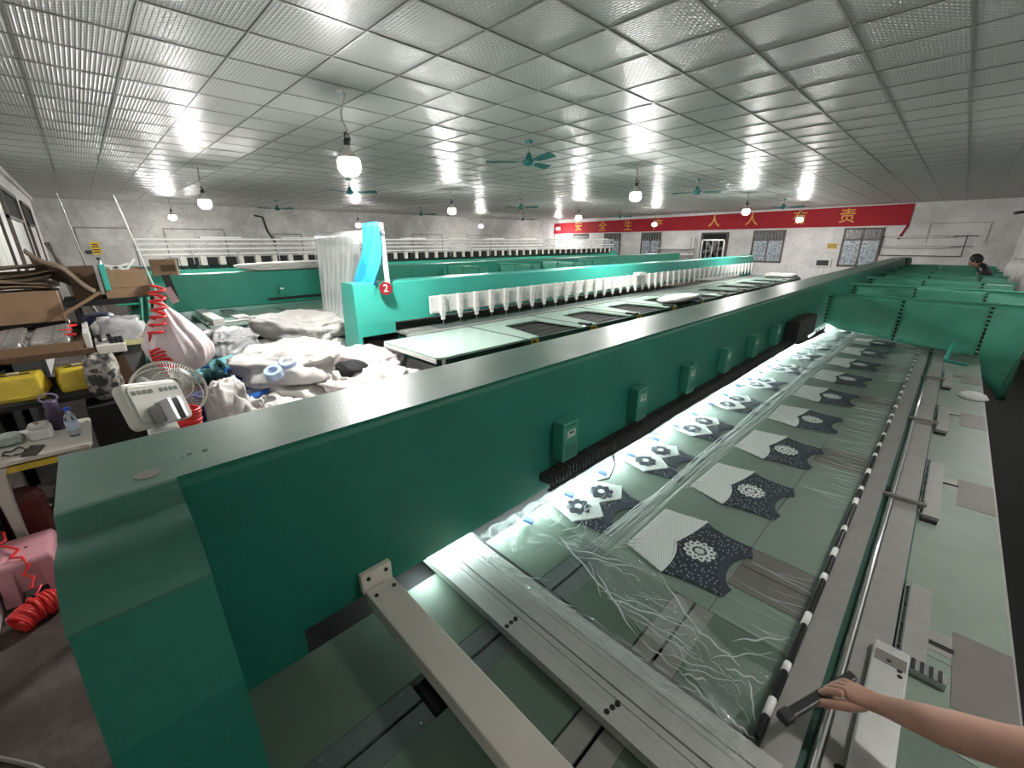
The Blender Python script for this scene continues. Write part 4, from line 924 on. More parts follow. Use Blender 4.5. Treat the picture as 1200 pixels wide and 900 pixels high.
sack('white_sack', 'wide white sack low in front of the open bundle', (-4.75, 1.85, .0), (.85, .6, .36), 8, rotz=.6, wr=.15)
sack('white_sack', 'small white sack at the right end of the pile beside the mint table leg', (-4.1, 2.4, 0), (.55, .45, .36), 10, rotz=.2)
bd = sack('pink_bundle', 'pale pink cloth bundle lying behind the open white bundle', (-5.05, 2.30, .2), (1.0, .6, .50), 12, 'sackpink', rotz=.4, wr=.14, cat='bundle')
ob_ = thing('open_bundle', 'open white cloth bundle with a black lining showing, right of the pile', 'bundle', (-4.45, 2.18, .1))
sack('cloth', None, (-4.45, 2.12, .12), (.95, .7, .48), 13, 'sack', wr=.2, rough=.3, rotz=.5, parent=ob_)
q = Zp(413, 437, .56); sack('black_lining', None, (q.x, q.y, .49), (.42, .30, .2), 21, 'matblack', n=14, parent=ob_, wr=.12)
m_ = MB(); 
for k, (u, v) in enumerate(((321, 437), (338, 426))):
    q = Xp(u, v, -4.85-.13*k); t = thing('blue_roll', 'pale blue tape roll %s at the mouth of the top sack' % ('in front' if k == 0 else 'behind'), 'roll', tuple(q))
    MB().lathe([(.05, -.045), (.088, -.045), (.088, .045), (.05, .045)], q, 24, Matrix.Rotation(.35, 3, 'Y') @ Matrix.Rotation(.25, 3, 'X'), ring=True).build('tape', mat('pale_blue', (.42, .52, .72), .5), t, smooth=False)
sack('clear_bag', 'shiny grey translucent bag on the far blue crate', (-6.6, 1.12, .55), (.75, .6, .36), 15, 'sackgrey', wr=.2, cat='bag', rotz=.3)
sack('white_cloth', 'white cloth sack slumped from the fan stand towards the beam', (-3.42, .64, .0), (.30, .34, .86), 16, wr=.14, cat='cloth', rotz=.2)
sack('white_cloth', 'small white cloth puff behind the fan grille', (-4.55, .68, .0), (.4, .34, .78), 17, wr=.14, cat='cloth')
sack('grey_rags', 'dull grey rags under the corner of the mint table', (-4.4, 3.0, 0), (1.1, .8, .35), 18, 'greycab', wr=.16, cat='rags')
# blue crates and thread cones
def crate(c, w, d, h, label, rotz=0):
    t = thing('blue_crate', label, 'crate', c, rotz=rotz); b = MB(); th = .015; s = .85
    for x0, x1, y0, y1 in ((-w/2, w/2, -d/2, -d/2+th), (-w/2, w/2, d/2-th, d/2), (-w/2, -w/2+th, -d/2, d/2), (w/2-th, w/2, -d/2, d/2)): b.box(x0, x1, y0, y1, 0, h)
    b.box(-w/2, w/2, -d/2, d/2, 0, th); b.build('tub', MT['blue'], t, local=True)
    r = MB(); e = .025
    for x0, x1, y0, y1 in ((-w/2-e, w/2+e, -d/2-e, -d/2), (-w/2-e, w/2+e, d/2, d/2+e), (-w/2-e, -w/2, -d/2, d/2), (w/2, w/2+e, -d/2, d/2)): r.box(x0, x1, y0, y1, h-.04, h)
    r.build('rim', mat('blue_rim', (.02, .13, .45), .35), t, local=True); return t
crate((-5.35, .86, .0), .62, .5, .44, 'dark blue crate full of teal thread cones', .4)
crate((-6.35, 1.05, .0), .7, .55, .56, 'blue crate under the shiny grey bag, behind the cone crate', .4)
for k, (u, v, dz, a) in enumerate(((246, 438, .47, .2), (258, 430, .56, 1.2), (266, 424, .62, 2.0), (251, 425, .56, .9), (240, 436, .46, 1.6), (262, 436, .5, .4), (232, 442, .44, .1))):
    q = Zp(u, v, dz); R_ = Matrix.Rotation(a, 3, 'Z') @ Matrix.Rotation(1.35, 3, 'Y')
    t = thing('thread_cone', 'teal thread cone in the dark blue crate, ' + ['lying on its side in front', 'standing highest on the right', 'at the far right edge', 'at the back of the heap', 'at the left front edge', 'low at the right front', 'leftmost by the crate rim'][k], 'thread cone', tuple(q), 'teal thread cones in the crate')
    MB().lathe([(.075, -.09), (.085, -.08), (.055, .09), (.048, .1)], q, 16, R_).build('thread', MT['teal'], t, smooth=True)
    MB().lathe([(.022, -.1), (.03, -.1), (.022, .115), (.015, .115)], q, 12, R_).build('core', MT['black'], t)
# ------------------------------------------------------------------ scale display, grille fan, hanging bag, red hoses
sc = thing('scale_display', 'cream scale display seen from behind on a white post', 'display', (-2.4, .1, 0))
P4 = [Vector(q) for q in ((-2.342, -.017, 1.441), (-2.593, .189, 1.358), (-2.511, .213, 1.178), (-2.239, -.003, 1.252))]
cc = sum(P4, Vector())/4; ux = (P4[1]-P4[0]+P4[2]-P4[3]).normalized(); nz = Vector((.5255, .779, .342)); ux = (ux-nz*ux.dot(nz)).normalized(); vy = nz.cross(ux)
if vy.z < 0: vy = -vy
Rm = Matrix((ux, vy, nz)).transposed()
def rr(w, h, r, n=5):
    o = []
    for cx, cy, a in ((w/2-r, h/2-r, 0), (-w/2+r, h/2-r, 90), (-w/2+r, -h/2+r, 180), (w/2-r, -h/2+r, 270)):
        o += [(cx+r*math.cos(math.radians(a+90*i/n)), cy+r*math.sin(math.radians(a+90*i/n))) for i in range(n+1)]
    return o
def oprism(poly, z0, z1, c, R_):
    m_ = MB(); n = len(poly); vs = [Vector(c)+R_ @ Vector((x, y, z)) for z in (z0, z1) for x, y in poly]
    return m_.add(vs, [tuple(range(n))[::-1], tuple(range(n, 2*n))]+[(i, (i+1) % n, n+(i+1) % n, n+i) for i in range(n)])
oprism(rr(.345, .207, .035), -.03, .012, cc, Rm).build('back_shell', MT['cream'], sc, bevel=.008)
oprism(rr(.31, .175, .028), .012, .02, cc, Rm).build('raised_panel', MT['cream'], sc, bevel=.005)
v_ = MB()
for k in range(9):
    if k != 4: v_.obox(cc+Rm @ Vector((-.13+.032*k, .055, .021)), (.02, .018, .003), Rm)
v_.build('vents', MT['greycab'], sc)
q = cc+Rm @ Vector((-.06, -.06, .025)); oprism(rr(.095, .085, .01), 0, .05, q, Rm).build('bracket', MT['alud'], sc, bevel=.004)
MB().obox(q+Rm @ Vector((.03, 0, .06)), (.02, .1, .06), Rm).build('bracket_arm', MT['steel'], sc); MB().obox(q+Rm @ Vector((-.03, 0, .06)), (.02, .1, .06), Rm).build('bracket_arm', MT['steel'], sc)
pt = q+Vector((0, 0, -.06)); MB().box(pt.x-.04, pt.x+.04, pt.y-.055, pt.y+.055, 0, pt.z).build('post', MT['white'], sc, bevel=.006)
MB().box(pt.x-.3, pt.x+.3, pt.y-.2, pt.y+.2, 0, .06).build('base', MT['cream'], sc, bevel=.01)
fs_ = thing('grille_fan', 'round wire grille fan tilted behind the scale display', 'fan', (-3.2, .2, 0))
fc = Xp(199, 457, -3.15); fn_ = Vector((.75, .25, .6)).normalized(); fu = Vector((0, 0, 1)).cross(fn_).normalized(); fv = fn_.cross(fu); RF = Matrix((fu, fv, fn_)).transposed()
for r_, z in ((.185, 0), (.18, .03), (.10, .06), (.045, .07), (.18, -.05)): MB().tube([fc+RF @ Vector((r_*math.cos(t), r_*math.sin(t), z)) for t in np.linspace(0, 2*math.pi, 40)[:-1]], .005 if r_ > .15 else .003, 5, closed=True).build('grille_ring', MT['cream'], fs_)
gw = MB()
for k in range(72):
    t = 2*math.pi*k/72; d = Vector((math.cos(t), math.sin(t), 0)); s_ = Vector((-d.y, d.x, 0))*.03
    gw.tube([fc+RF @ (d*.04+Vector((0, 0, .07))), fc+RF @ (d*.10+s_*.6+Vector((0, 0, .06))), fc+RF @ (d*.18+s_+Vector((0, 0, .03)))], .0016, 3)
    gw.tube([fc+RF @ (d*.05+Vector((0, 0, -.08))), fc+RF @ (d*.184+Vector((0, 0, -.0)))], .0016, 3)
stuff(gw.build('grille_wires', MT['cream'], fs_))
for k in range(3):
    t = 2*math.pi*k/3; MB().sheet(lambda i, j, t=t: fc+RF @ Vector(((.04+.12*i)*math.cos(t+.9*j*(.5+.5*i)), (.04+.12*i)*math.sin(t+.9*j*(.5+.5*i)), .025*(j-.5))), 6, 6).build('blade', MT['sackgrey'], fs_, smooth=True, solid=.003)
MB().cyl(fc-fn_*.16, fc+fn_*.02, .06, n=16).build('motor', MT['cream'], fs_)
pf_ = fc-fn_*.12; MB().cyl((pf_.x, pf_.y, 0), pf_, .022, n=10).build('stand_pole', MT['white'], fs_); MB().cyl((pf_.x, pf_.y, 0), (pf_.x, pf_.y, .03), .2, n=24).build('base', MT['cream'], fs_)
hb = thing('hanging_bag', 'full pale pink plastic bag hanging from a hook by the black shelf', 'bag', tuple(Xp(200, 400, -4.2)))
HC = Xp(216, 405, -4.2); HT = Xp(183, 347, -4.2)
def bag(i, j):
    t = 2*math.pi*i; s = j
    c = HT.lerp(Xp(222, 434, -4.2), s); up = min(1, s/.70); r_ = .012+.20*(math.sin(up*math.pi/2)**1.6)*(1 if s < .70 else math.sqrt(max(0, 1-((s-.70)/.30)**2)))
    wr = 1+.13*math.sin(t*9+s*3)*(1-s)+.035*math.sin(t*19-s*7)*(1-s*.6)-.10*max(0, .25-abs(noise.noise(Vector((math.cos(t)*2.2, math.sin(t)*2.2, s*2.2+5)))))+.07*noise.noise(Vector((math.cos(t)*2.4, math.sin(t)*2.4, s*4)))+.05*noise.noise(Vector((math.cos(t)*6, math.sin(t)*6, s*9)))
    return c+Vector((math.cos(t)*r_*wr*.9, math.sin(t)*r_*wr, 0))
MB().sheet(bag, 64, 44).build('bag_body', MT['sackpink'], hb, smooth=True)
kn = Xp(187, 344, -4.2); MB().obox(Xp(201, 346, -4.2), (.01, .05, .12), Matrix.Rotation(.3, 3, 'X')).build('bag_ear', MT['sackpink'], hb)
rp = []
def coil(P, r, turns, n=14, wob=0):
    P = [Vector(p) for p in P]; out = []; N_ = int(turns*n)
    for k in range(N_+1):
        t = k/N_*(len(P)-1); i = min(int(t), len(P)-2); c = P[i].lerp(P[i+1], t-i); a = (P[i+1]-P[i]).normalized(); u = a.orthogonal().normalized(); v = a.cross(u); th = 2*math.pi*k/n
        rr_ = r*(1+wob*noise.noise(Vector((k*.05, r, 1)))); out.append(c+(u*math.cos(th)+v*math.sin(th))*rr_)
    return out
tag(MB().tube(coil([Xp(183, 335, -4.1), Xp(186, 365, -4.1), Xp(183, 392, -4.1)], .045, 6)+coil([Xp(184, 408, -4.1), Xp(190, 424, -4.06), Xp(202, 434, -4.02)], .05, 8, 12, .5)+[Vector((-4.0, .35, .5)), Vector((-3.98, .36, 0.02))], .010, 6).build('red_hose', MT['red'], smooth=True), 'stretched red coiled air hose hanging down beside the pink bag', 'hose')
tag(MB().tube(coil([Xp(221, 478, -2.9), Xp(222, 503, -2.9)], .055, 9, 14, .4)+[Xp(222, 510, -2.9), Vector((-2.9, .27, .5)), Vector((-2.9, .27, .01))], .009, 6).build('red_hose', MT['red'], smooth=True), 'red coiled hose bunched below the scale display', 'hose')
tag(MB().tube(coil([Zp(20, 733, .05), Zp(38, 716, .07), Zp(66, 700, .07)], .06, 12, 16, .25), .009, 6).build('red_hose', MT['red'], smooth=True), 'tight red coiled hose lying on the floor in front of the pink stool', 'hose')
tag(MB().tube([Zp(*q) for q in ((-10, 628, .30), (4, 624, .31), (6, 634, .30), (-4, 640, .29), (10, 641, .275), (22, 644, .275), (12, 654, .27), (26, 653, .265), (34, 662, .22), (27, 674, .19), (40, 676, .16), (36, 690, .12), (48, 686, .12), (42, 697, .09), (54, 694, .08))], .008, 6).build('red_hose', MT['red'], smooth=True), 'loose red hose strand trailing over the pink stool', 'hose')
# ------------------------------------------------------------------ pink stool
st = thing('stool', 'pink plastic step stool beside the end of the near machine', 'stool', (-3.58, -.645, 0))
def frustum(m_, c, w0, d0, w1, d1, z0, z1):
    x, y = c
    return m_.add([(x-w0/2, y-d0/2, z0), (x+w0/2, y-d0/2, z0), (x+w0/2, y+d0/2, z0), (x-w0/2, y+d0/2, z0), (x-w1/2, y-d1/2, z1), (x+w1/2, y-d1/2, z1), (x+w1/2, y+d1/2, z1), (x-w1/2, y+d1/2, z1)],
                  [(0,3,2,1), (4,5,6,7), (0,1,5,4), (1,2,6,5), (2,3,7,6), (3,0,4,7)])
sx, sy = -3.58, -.645
frustum(MB(), (sx, sy), .36, .24, .33, .21, .205, .25).build('seat', MT['pink'], st, bevel=.014)
MB().cyl((sx, sy, .2501), (sx, sy, .2515), .010, n=10).build('seat_hole', MT['black'], st)
for a in (-1, 1):
    for b_ in (-1, 1):
        m_ = MB(); x, y = sx+a*.135, sy+b_*.082; m_.add([(x+a*.03-.045, y+b_*.012-.034, 0), (x+a*.03+.045, y+b_*.012-.034, 0), (x+a*.03+.045, y+b_*.012+.034, 0), (x+a*.03-.045, y+b_*.012+.034, 0), (x-.042, y-.032, .21), (x+.042, y-.032, .21), (x+.042, y+.032, .21), (x-.042, y+.032, .21)],
              [(0,3,2,1), (4,5,6,7), (0,1,5,4), (1,2,6,5), (2,3,7,6), (3,0,4,7)]); m_.build('leg', MT['pink'], st, bevel=.008)
for b_ in (-1, 1): MB().box(sx-.14, sx+.14, sy+b_*.105-.006, sy+b_*.105+.006, .155, .21).build('apron', MT['pink'], st, bevel=.004); MB().box(sx-.14, sx+.14, sy+b_*.108-.006, sy+b_*.108+.006, .055, .095).build('stretcher', MT['pink'], st, bevel=.004)
for a in (-1, 1): MB().box(sx+a*.168-.006, sx+a*.168+.006, sy-.09, sy+.09, .055, .21).build('apron', MT['pink'], st, bevel=.004)
# ------------------------------------------------------------------ white plastic table with its small things
zt_ = .735
t = thing('plastic_table', 'white plastic table with a flared leg at far left', 'table', (-4.1, -.5, 0))
pts = [Zp(-25, 556, zt_), Zp(104, 520, zt_), Zp(104, 491, zt_), Zp(-25, 519, zt_)]
x0, x1 = -4.42, -3.80; y0, y1 = -.76, -.235
oprism([(x, y) for x, y in rr(x1-x0, y1-y0, .05)], zt_-.028, zt_, (0, 0, 0), Matrix.Identity(3)).build  # outline helper only
m_ = MB(); m_.prism([(x+(x0+x1)/2, y+(y0+y1)/2) for x, y in rr(x1-x0, y1-y0, .04)], 'z', zt_-.03, zt_); m_.build('tabletop', MT['cream'], t, bevel=.006)
for a, b_ in ((x1-.08, y1-.12), (x0+.08, y1-.08), (x1-.08, y0+.07), (x0+.08, y0+.07)):
    m_ = MB(); m_.lathe([(.03, 0), (.034, .2), (.042, .45), (.065, .62), (.085, .69)], (a, b_, 0), 4, Matrix.Rotation(.785, 3, 'Z')); m_.build('leg', MT['cream'], t, smooth=False, bevel=.006)
MB().box(x1-.11, x1-.03, y0+.1, y1-.06, .645, .685).build('yellow_tray_edge', MT['yellow'], t)
q = Zp(50, 512, zt_); tb = thing('tissue_box', 'crumpled white paper box on the white table', 'box', (q.x, q.y, zt_))
MB().box(q.x-.07, q.x+.07, q.y-.055, q.y+.055, zt_, zt_+.075).build('carton', MT['white'], tb, bevel=.012)
sack('paper', None, (q.x, q.y, zt_+.055), (.13, .10, .05), 31, 'sack', n=10, parent=tb, wr=.2); MB().obox((q.x+.01, q.y, zt_+.1), (.05, .03, .012), Matrix.Rotation(.4, 3, 'Z')).build('brown_scrap', MT['card'], tb)
q = Zp(70, 502, zt_); fl_ = thing('purple_bottle', 'dark purple bottle with a loop handle on the white table', 'bottle', (q.x, q.y, zt_))
MB().lathe([(.042, 0), (.045, .01), (.045, .13), (.036, .16), (.034, .17), (0, .17)], (q.x, q.y, zt_), 18).build('body', MT['purple'], fl_, smooth=True)
MB().lathe([(.038, .168), (.038, .205), (.03, .215), (0, .215)], (q.x, q.y, zt_), 18).build('lid', mat('lilac', (.10, .065, .14), .4), fl_)
MB().tube([Vector((q.x, q.y, zt_+.215))+Vector((.012, .045*math.cos(a), .022+.03*math.sin(a))) for a in np.linspace(0, 2*math.pi, 20)[:-1]], .006, 6, closed=True).build('loop', mat('lilac_loop', (.30, .22, .38), .4), fl_, smooth=True)
q = Zp(89, 510, zt_); wb = thing('water_bottle', 'clear water bottle with a blue cap on the white table', 'bottle', (q.x, q.y, zt_))
gm = mat('clear_plastic', (.75, .82, .95), .08, trans=.9); 
MB().lathe([(.03, 0), (.033, .008), (.033, .06), (.030, .07), (.033, .08), (.033, .12), (.026, .15), (.014, .172), (.013, .19), (0, .19)], (q.x, q.y, zt_), 18).build('bottle_body', gm, wb, smooth=True)
MB().lathe([(.0335, .045), (.0335, .105)], (q.x, q.y, zt_), 18).build('label', MT['label'], wb, smooth=True)
MB().cyl((q.x, q.y, zt_+.186), (q.x, q.y, zt_+.208), .016, n=16).build('cap', MT['tinblue'], wb)
p4 = [Zp(u, v, zt_+.001) for u, v in ((24, 536), (43, 534), (53, 522), (36, 523))]; c = sum(p4, Vector())/4
MB().prism([((q.x-c.x)+c.x, q.y) for q in p4], 'z', zt_+.0005, zt_+.009).build
tag(MB().prism([(q.x, q.y) for q in p4], 'z', zt_+.0005, zt_+.009).build('phone', MT['black'], bevel=.002), 'black phone lying at the front edge of the white table', 'phone')
q = Zp(10, 520, zt_); sack('plastic_wrapper', 'crumpled greenish plastic wrapper at the left of the white table', (q.x, q.y, zt_), (.16, .14, .06), 33, mat('greenish_wrap', (.45, .52, .46), .3, var=.3, vscale=20, bump=.4), n=12, wr=.25, cat='wrapper')
q = Zp(17, 531, zt_); MB_ = MB(); MB_.tube([(q.x+.06*math.cos(a)*(1+.3*math.sin(3*a)), q.y+.05*math.sin(a), zt_+.006+.004*math.sin(5*a)) for a in np.linspace(0, 6, 30)], .005, 5); tag(MB_.build('black_strap', MT['black']), 'thin black strap coiled beside the phone on the white table', 'strap')
# ------------------------------------------------------------------ yellow handle crates
def ycrate(c, rz, label, wd=.42, d=.30, h=.16):
    t = thing('yellow_case', label, 'case', c, rotz=rz); m_ = MB(); frustum(m_, (0, 0), wd, d, wd*.86, d*.66, 0, h); m_.build('body', MT['yellow'], t, bevel=.015, local=True)
    MB().box(-wd*.46, wd*.46, -d*.5-.006, -d*.5+.03, 0, .03).build('lip', MT['yellow'], t, bevel=.004, local=True)
    MB().box(-wd*.27, wd*.27, -.022, .022, h-.004, h+.003).build('handle_slot', MT['matblack'], t, bevel=.004, local=True)
    MB().box(-wd*.10, wd*.10, -.018, .018, h+.001, h+.02).build('handle', mat('grimy_cream', (.45, .40, .28), .5), t, bevel=.006, local=True); return t
shz = .92
qa, qb = Vector((-4.83, -.235, 0)), Vector((-4.80, -.575, 0))
rz = math.pi/2
ycrate((qa.x, qa.y, .899), rz+.12, 'yellow plastic case with a slot handle, right one of two below the cardboard tray', .27, .34)
ycrate((qb.x, qb.y, .899), rz-.05, 'yellow plastic case with a slot handle, left one cut by the picture edge', .32, .40)
MB_ = MB(); MB_.box(-5.30, -4.50, -.765, -.06, .86, .898); o = thing('low_bench', 'dark bench under the two yellow cases', 'bench', (-4.9, -.4, 0)); MB_.build('top', MT['matblack'], o)
for a in (-5.28, -4.58):
    for b_ in (-.76, -.11): MB().box(a, a+.05, b_, b_+.05, 0, .86).build('leg', MT['matblack'], o)
tag(MB().box(-9.6, -4.45, -.777, -.768, 0.02, 1.12).build('black_board', MT['matblack']), 'black sheet standing in for shade on the wall behind the yellow cases', 'board')  # black sheet added as shade over the bright wall under the benches
# ------------------------------------------------------------------ cardboard tray with rows of wrapped cones on a rack
tz = 1.00
cx0, cx1 = -6.6, -5.15
bb = thing('work_bench', 'dark bench carrying the tray of wrapped cones', 'bench', (-5.9, -.4, 0))
MB().box(-6.25, -4.86, -.77, -.10, 1.135, 1.175).build('top', MT['carddark'], bb)
for a in (-6.2, -5.42):
    for b_ in (-.765, -.15): MB().box(a, a+.05, b_, b_+.045, 0, 1.135).build('leg', MT['matblack'], bb)
tx0, tx1, ty0, ty1 = -6.2, -4.88, -.765, -.15
tr = thing('cardboard_tray', 'shallow brown cardboard tray holding rows of wrapped cones', 'tray', (-5.5, -.4, 1.176))
for nm, b_ in (('base', (tx0, tx1, ty0, ty1, 1.176, 1.182)), ('wall', (tx1-.008, tx1, ty0, ty1, 1.182, 1.245)), ('wall', (tx0, tx0+.008, ty0, ty1, 1.182, 1.24)), ('wall', (tx0, tx1, ty1-.008, ty1, 1.182, 1.21))): MB().box(*b_).build(nm, MT['card'], tr)
co = None; n_ = 0
for i in range(9):
    for j in range(2):
        c = Vector((tx1-.085-.128*i, -.34-.27*j, 1.238+.003*i)); R_ = Matrix.Rotation(math.pi/2, 3, 'X') @ Matrix.Rotation(.0, 3, 'Z')
        if co is None:
            co = thing('wrapped_cone', '', 'cone', tuple(c), 'wrapped cones in the cardboard tray')
            MB().lathe([(.045, -.12), (.056, -.10), (.038, .09), (.02, .12)], c, 14, R_).build('wrap', MT['cone'], co, smooth=True)
            MB().lathe([(.0, .12), (.024, .12), (.024, .14), (0, .14)], c, 10, R_).build('tip', MT['steel'], co); k = co
        else: k = copy_tree(co); k.location = c
        if n_ % 3 == 1: k.children[0].data = k.children[0].data.copy(); k.children[0].data.materials[0] = MT['brownwrap']
        k['label'] = 'shiny wrapped cone, %s row of the cardboard tray, %s from the near end' % ('right' if j == 0 else 'left', ['first', 'second', 'third', 'fourth', 'fifth', 'sixth', 'seventh', 'eighth', 'ninth'][i]); n_ += 1
for k, (y, s_) in enumerate(((-.10, 0), (-.14, .2), (-.2, .1))):
    pass
for k in range(4): tag(MB().obox((tx1-.15-.256*k, -.215-.03*(k%2), 1.285+.003*k), (.045, .07, .016), Matrix.Rotation(.4*k, 3, 'Z')).build('red_clip', MT['red']), 'small red clip among the wrapped cones, %s from the near end' % ['first', 'second', 'third', 'fourth'][k], 'clip', 'red clips among the cones')
for k in range(2):
    t = thing('white_carton', 'thin white carton standing %s at the right of the wrapped cones' % ('in front' if k == 0 else 'behind'), 'carton', (-5.05-.42*k, -.125, 1.176)); MB().box(-5.22-.42*k, -4.90-.42*k, -.143, -.105, 1.176, 1.30).build('box', MT['white'], t, bevel=.004)
sp = thing('white_tray', 'white tray of black loops with two black bars beside the cones', 'tray', (-5.2, 0, 1.1))
MB().box(-5.55, -4.95, -.09, .10, 1.10, 1.176).build('base', MT['white'], sp, bevel=.006)
for k in range(2): MB().obox((-5.10, -.055+.065*k, 1.215), (.27, .03, .025), Matrix.Rotation(-.3, 3, 'Y')).build('black_bar', MT['black'], sp)
for i in range(4):
    for j in range(3): MB().tube([Vector((-5.0-.085*i+.026*math.cos(a), .02+.03*j+.016*math.sin(a), 1.184)) for a in np.linspace(0, 6.28, 12)[:-1]], .005, 4, closed=True).build('loop', MT['black'], sp)
MB().box(-5.5, -5.0, -.06, .07, 0, 1.10).build('pedestal', MT['matblack'], sp)
sack('blue_packet', 'blue plastic packet behind the wrapped cones', (-6.02, -.02, 1.09), (.34, .26, .24), 41, mat('blue_packet', (.16, .2, .5), .35, bump=.3), n=12, cat='packet')
jar = thing('white_tub', 'round white tub with a yellow label behind the black bars', 'tub', (-5.72, .02, 1.1)); MB().lathe([(.075, 0), (.085, .01), (.085, .14), (.07, .16), (0, .16)], (-5.72, .03, 1.1), 18).build('tub', MT['white'], jar, smooth=True); MB().lathe([(.0865, .04), (.0865, .09)], (-5.72, .03, 1.1), 18).build('label', MT['yellow'], jar)
pd = thing('side_bench', 'dark side bench under the blue packet and the white tub', 'bench', (-5.85, 0, 0)); MB().box(-6.2, -5.56, -.09, .13, 1.06, 1.095).build('top', MT['matblack'], pd)
for x in (-6.18, -5.62):
    for y in (-.085, .085): MB().box(x, x+.04, y, y+.04, 0, 1.06).build('leg', MT['matblack'], pd)
# patterned bag
pbm, nt, b, N, L = nodes('plaid_fabric'); tc = N('TexCoord'); ck = N('TexNoise'); ck.inputs['Scale'].default_value = 11; ck.inputs['Detail'].default_value = 3; L(tc.outputs['Object'], ck.inputs['Vector']); r_ = N('ValToRGB'); ramp(r_, (.40, (.03, .03, .03)), (.48, (.30, .28, .25)), (.56, (.42, .39, .35)), (.60, (.05, .05, .05))); L(ck.outputs['Fac'], r_.inputs['Fac']); L(r_.outputs[0], b.inputs['Base Color']); b.inputs['Roughness'].default_value = .5
q = Xp(119, 432, -4.6); sack('patterned_bag', 'grey and black patterned bag standing right of the yellow cases', (q.x, q.y, .80), (.24, .21, .36), 43, pbm, n=18, wr=.2, cat='bag')
pb_ = thing('bag_stand', 'dark crate under the patterned bag', 'crate', (-4.6, q.y, 0)); MB().box(-4.78, -4.42, q.y-.15, q.y+.15, 0, .80).build('body', MT['matblack'], pb_)
q = Xp(143, 425, -5.0); tag(MB().obox((q.x, q.y, q.z-.10), (.03, .10, .34), Matrix.Rotation(.12, 3, 'X')).build('cardboard_flap', MT['carddark']), 'brown cardboard flap standing beside the patterned bag', 'cardboard')
# ------------------------------------------------------------------ long carton, folded boards, black shelf with boxes
lb = thing('long_carton', 'long tan cardboard carton lying above the wrapped cones', 'carton', (-4.9, -.5, 1.3))
c0, c1, c2, c3 = Xp(-20, 388, -5.6), Xp(78, 372, -5.6), Xp(76, 344, -5.6), Xp(-20, 341, -5.6)
zb_, zt2 = (c0.z+c1.z)/2, (c2.z+c3.z)/2
MB().box(-5.95, -5.6, -.765, c1.y, zb_, zt2).build('body', MT['card'], lb, bevel=.004)
MB().box(-5.95, -5.598, c1.y-.012, c1.y+.003, zb_, zt2-.0).build('edge_flap', mat('card_edge', (.48, .36, .26), .8), lb)
rk_ = thing('carton_rack', 'dark rack holding the long carton and folded boards', 'rack', (-5.8, -.5, 0))
MB().box(-6.6, -5.62, -.77, c1.y-.02, zb_-.03, zb_-.002).build('shelf', MT['matblack'], rk_)
for a in (-6.5, -6.1, -5.72): MB().prism([(-.778, zb_-.40), (-.74, zb_-.40), (c1.y-.06, zb_-.07), (c1.y-.06, zb_-.03), (-.778, zb_-.03)], 'x', a, a+.025).build('wall_bracket', MT['matblack'], rk_)
for k in range(6):
    u1 = 70-6*k
    a = Xp(-20, 340-7*k, -5.75+.02*k); b_ = Xp(62+8*math.sin(k*2), 341-6.5*k, -5.75)
    zc = zt2+.012+.036*k
    def fb(i, j, k=k, zc=zc, b_=b_): return (-6.15+.50*i-.03*k*i, -.76+(b_.y+.76)*j, zc+.03*math.sin(j*3+k)*i+.012*math.sin(i*7+k)+.05*max(0, j-.7)*(k > 2))
    o = MB().sheet(fb, 10, 12).build('folded_board', MT['kraft'], smooth=True, solid=.012); tag(o, '%s of the flattened brown boards on the long carton' % ['lowest', 'second lowest', 'third lowest', 'third highest', 'second highest', 'topmost'][k], 'cardboard', 'flattened boards on the long carton')
A, Bq, Cq = Xp(28, 296, -5.7), Xp(72, 318, -5.6), Xp(112, 343, -5.5)
def ridge(i, j):
    q = A.lerp(Bq, i*2) if i < .5 else Bq.lerp(Cq, i*2-1); return q+Vector((-.30*j-.1*i*j, .02*j, -.12*j*j+.04*math.sin(j*5)-.02*math.sin(i*9)))
tag(MB().sheet(ridge, 20, 8).build('torn_board', MT['kraft'], smooth=True, solid=.012), 'torn kraft board sloping down from the pile towards the brown boxes', 'cardboard')
tag(MB().obox((Xp(95, 355, -5.5)+Xp(97, 356, -5.5))/2, (.04, .33, .025), Matrix.Rotation(.55, 3, 'X')).build('wooden_slat', MT['card']), 'thin wooden slat propped below the torn kraft board', 'slat')
bs = thing('black_shelf', 'black metal shelf carrying the cardboard boxes', 'shelf', (-5.2, .2, 0))
s0, s1 = Xp(82, 350, -5.6), Xp(192, 349, -5.6); zs_ = 1.50
MB().box(-6.15, -5.55, s0.y-.05, s1.y+.02, zs_-.05, zs_).build('top', MT['matblack'], bs)
for y in (s0.y, s1.y-.04):
    for x in (-6.12, -5.6): MB().box(x, x+.04, y, y+.04, 0, zs_-.05).build('leg', MT['matblack'], bs)
MB().box(-6.12, -5.62, s0.y, s1.y-.04, .62, .65).build('lower_shelf', MT['greycab'], bs)
k0 = Xp(198, 330, -5.5); MB().obox((k0.x, k0.y, k0.z-.06), (.05, .06, .26), Matrix.Rotation(.12, 3, 'X')).build('upright', MT['matblack'], bs)
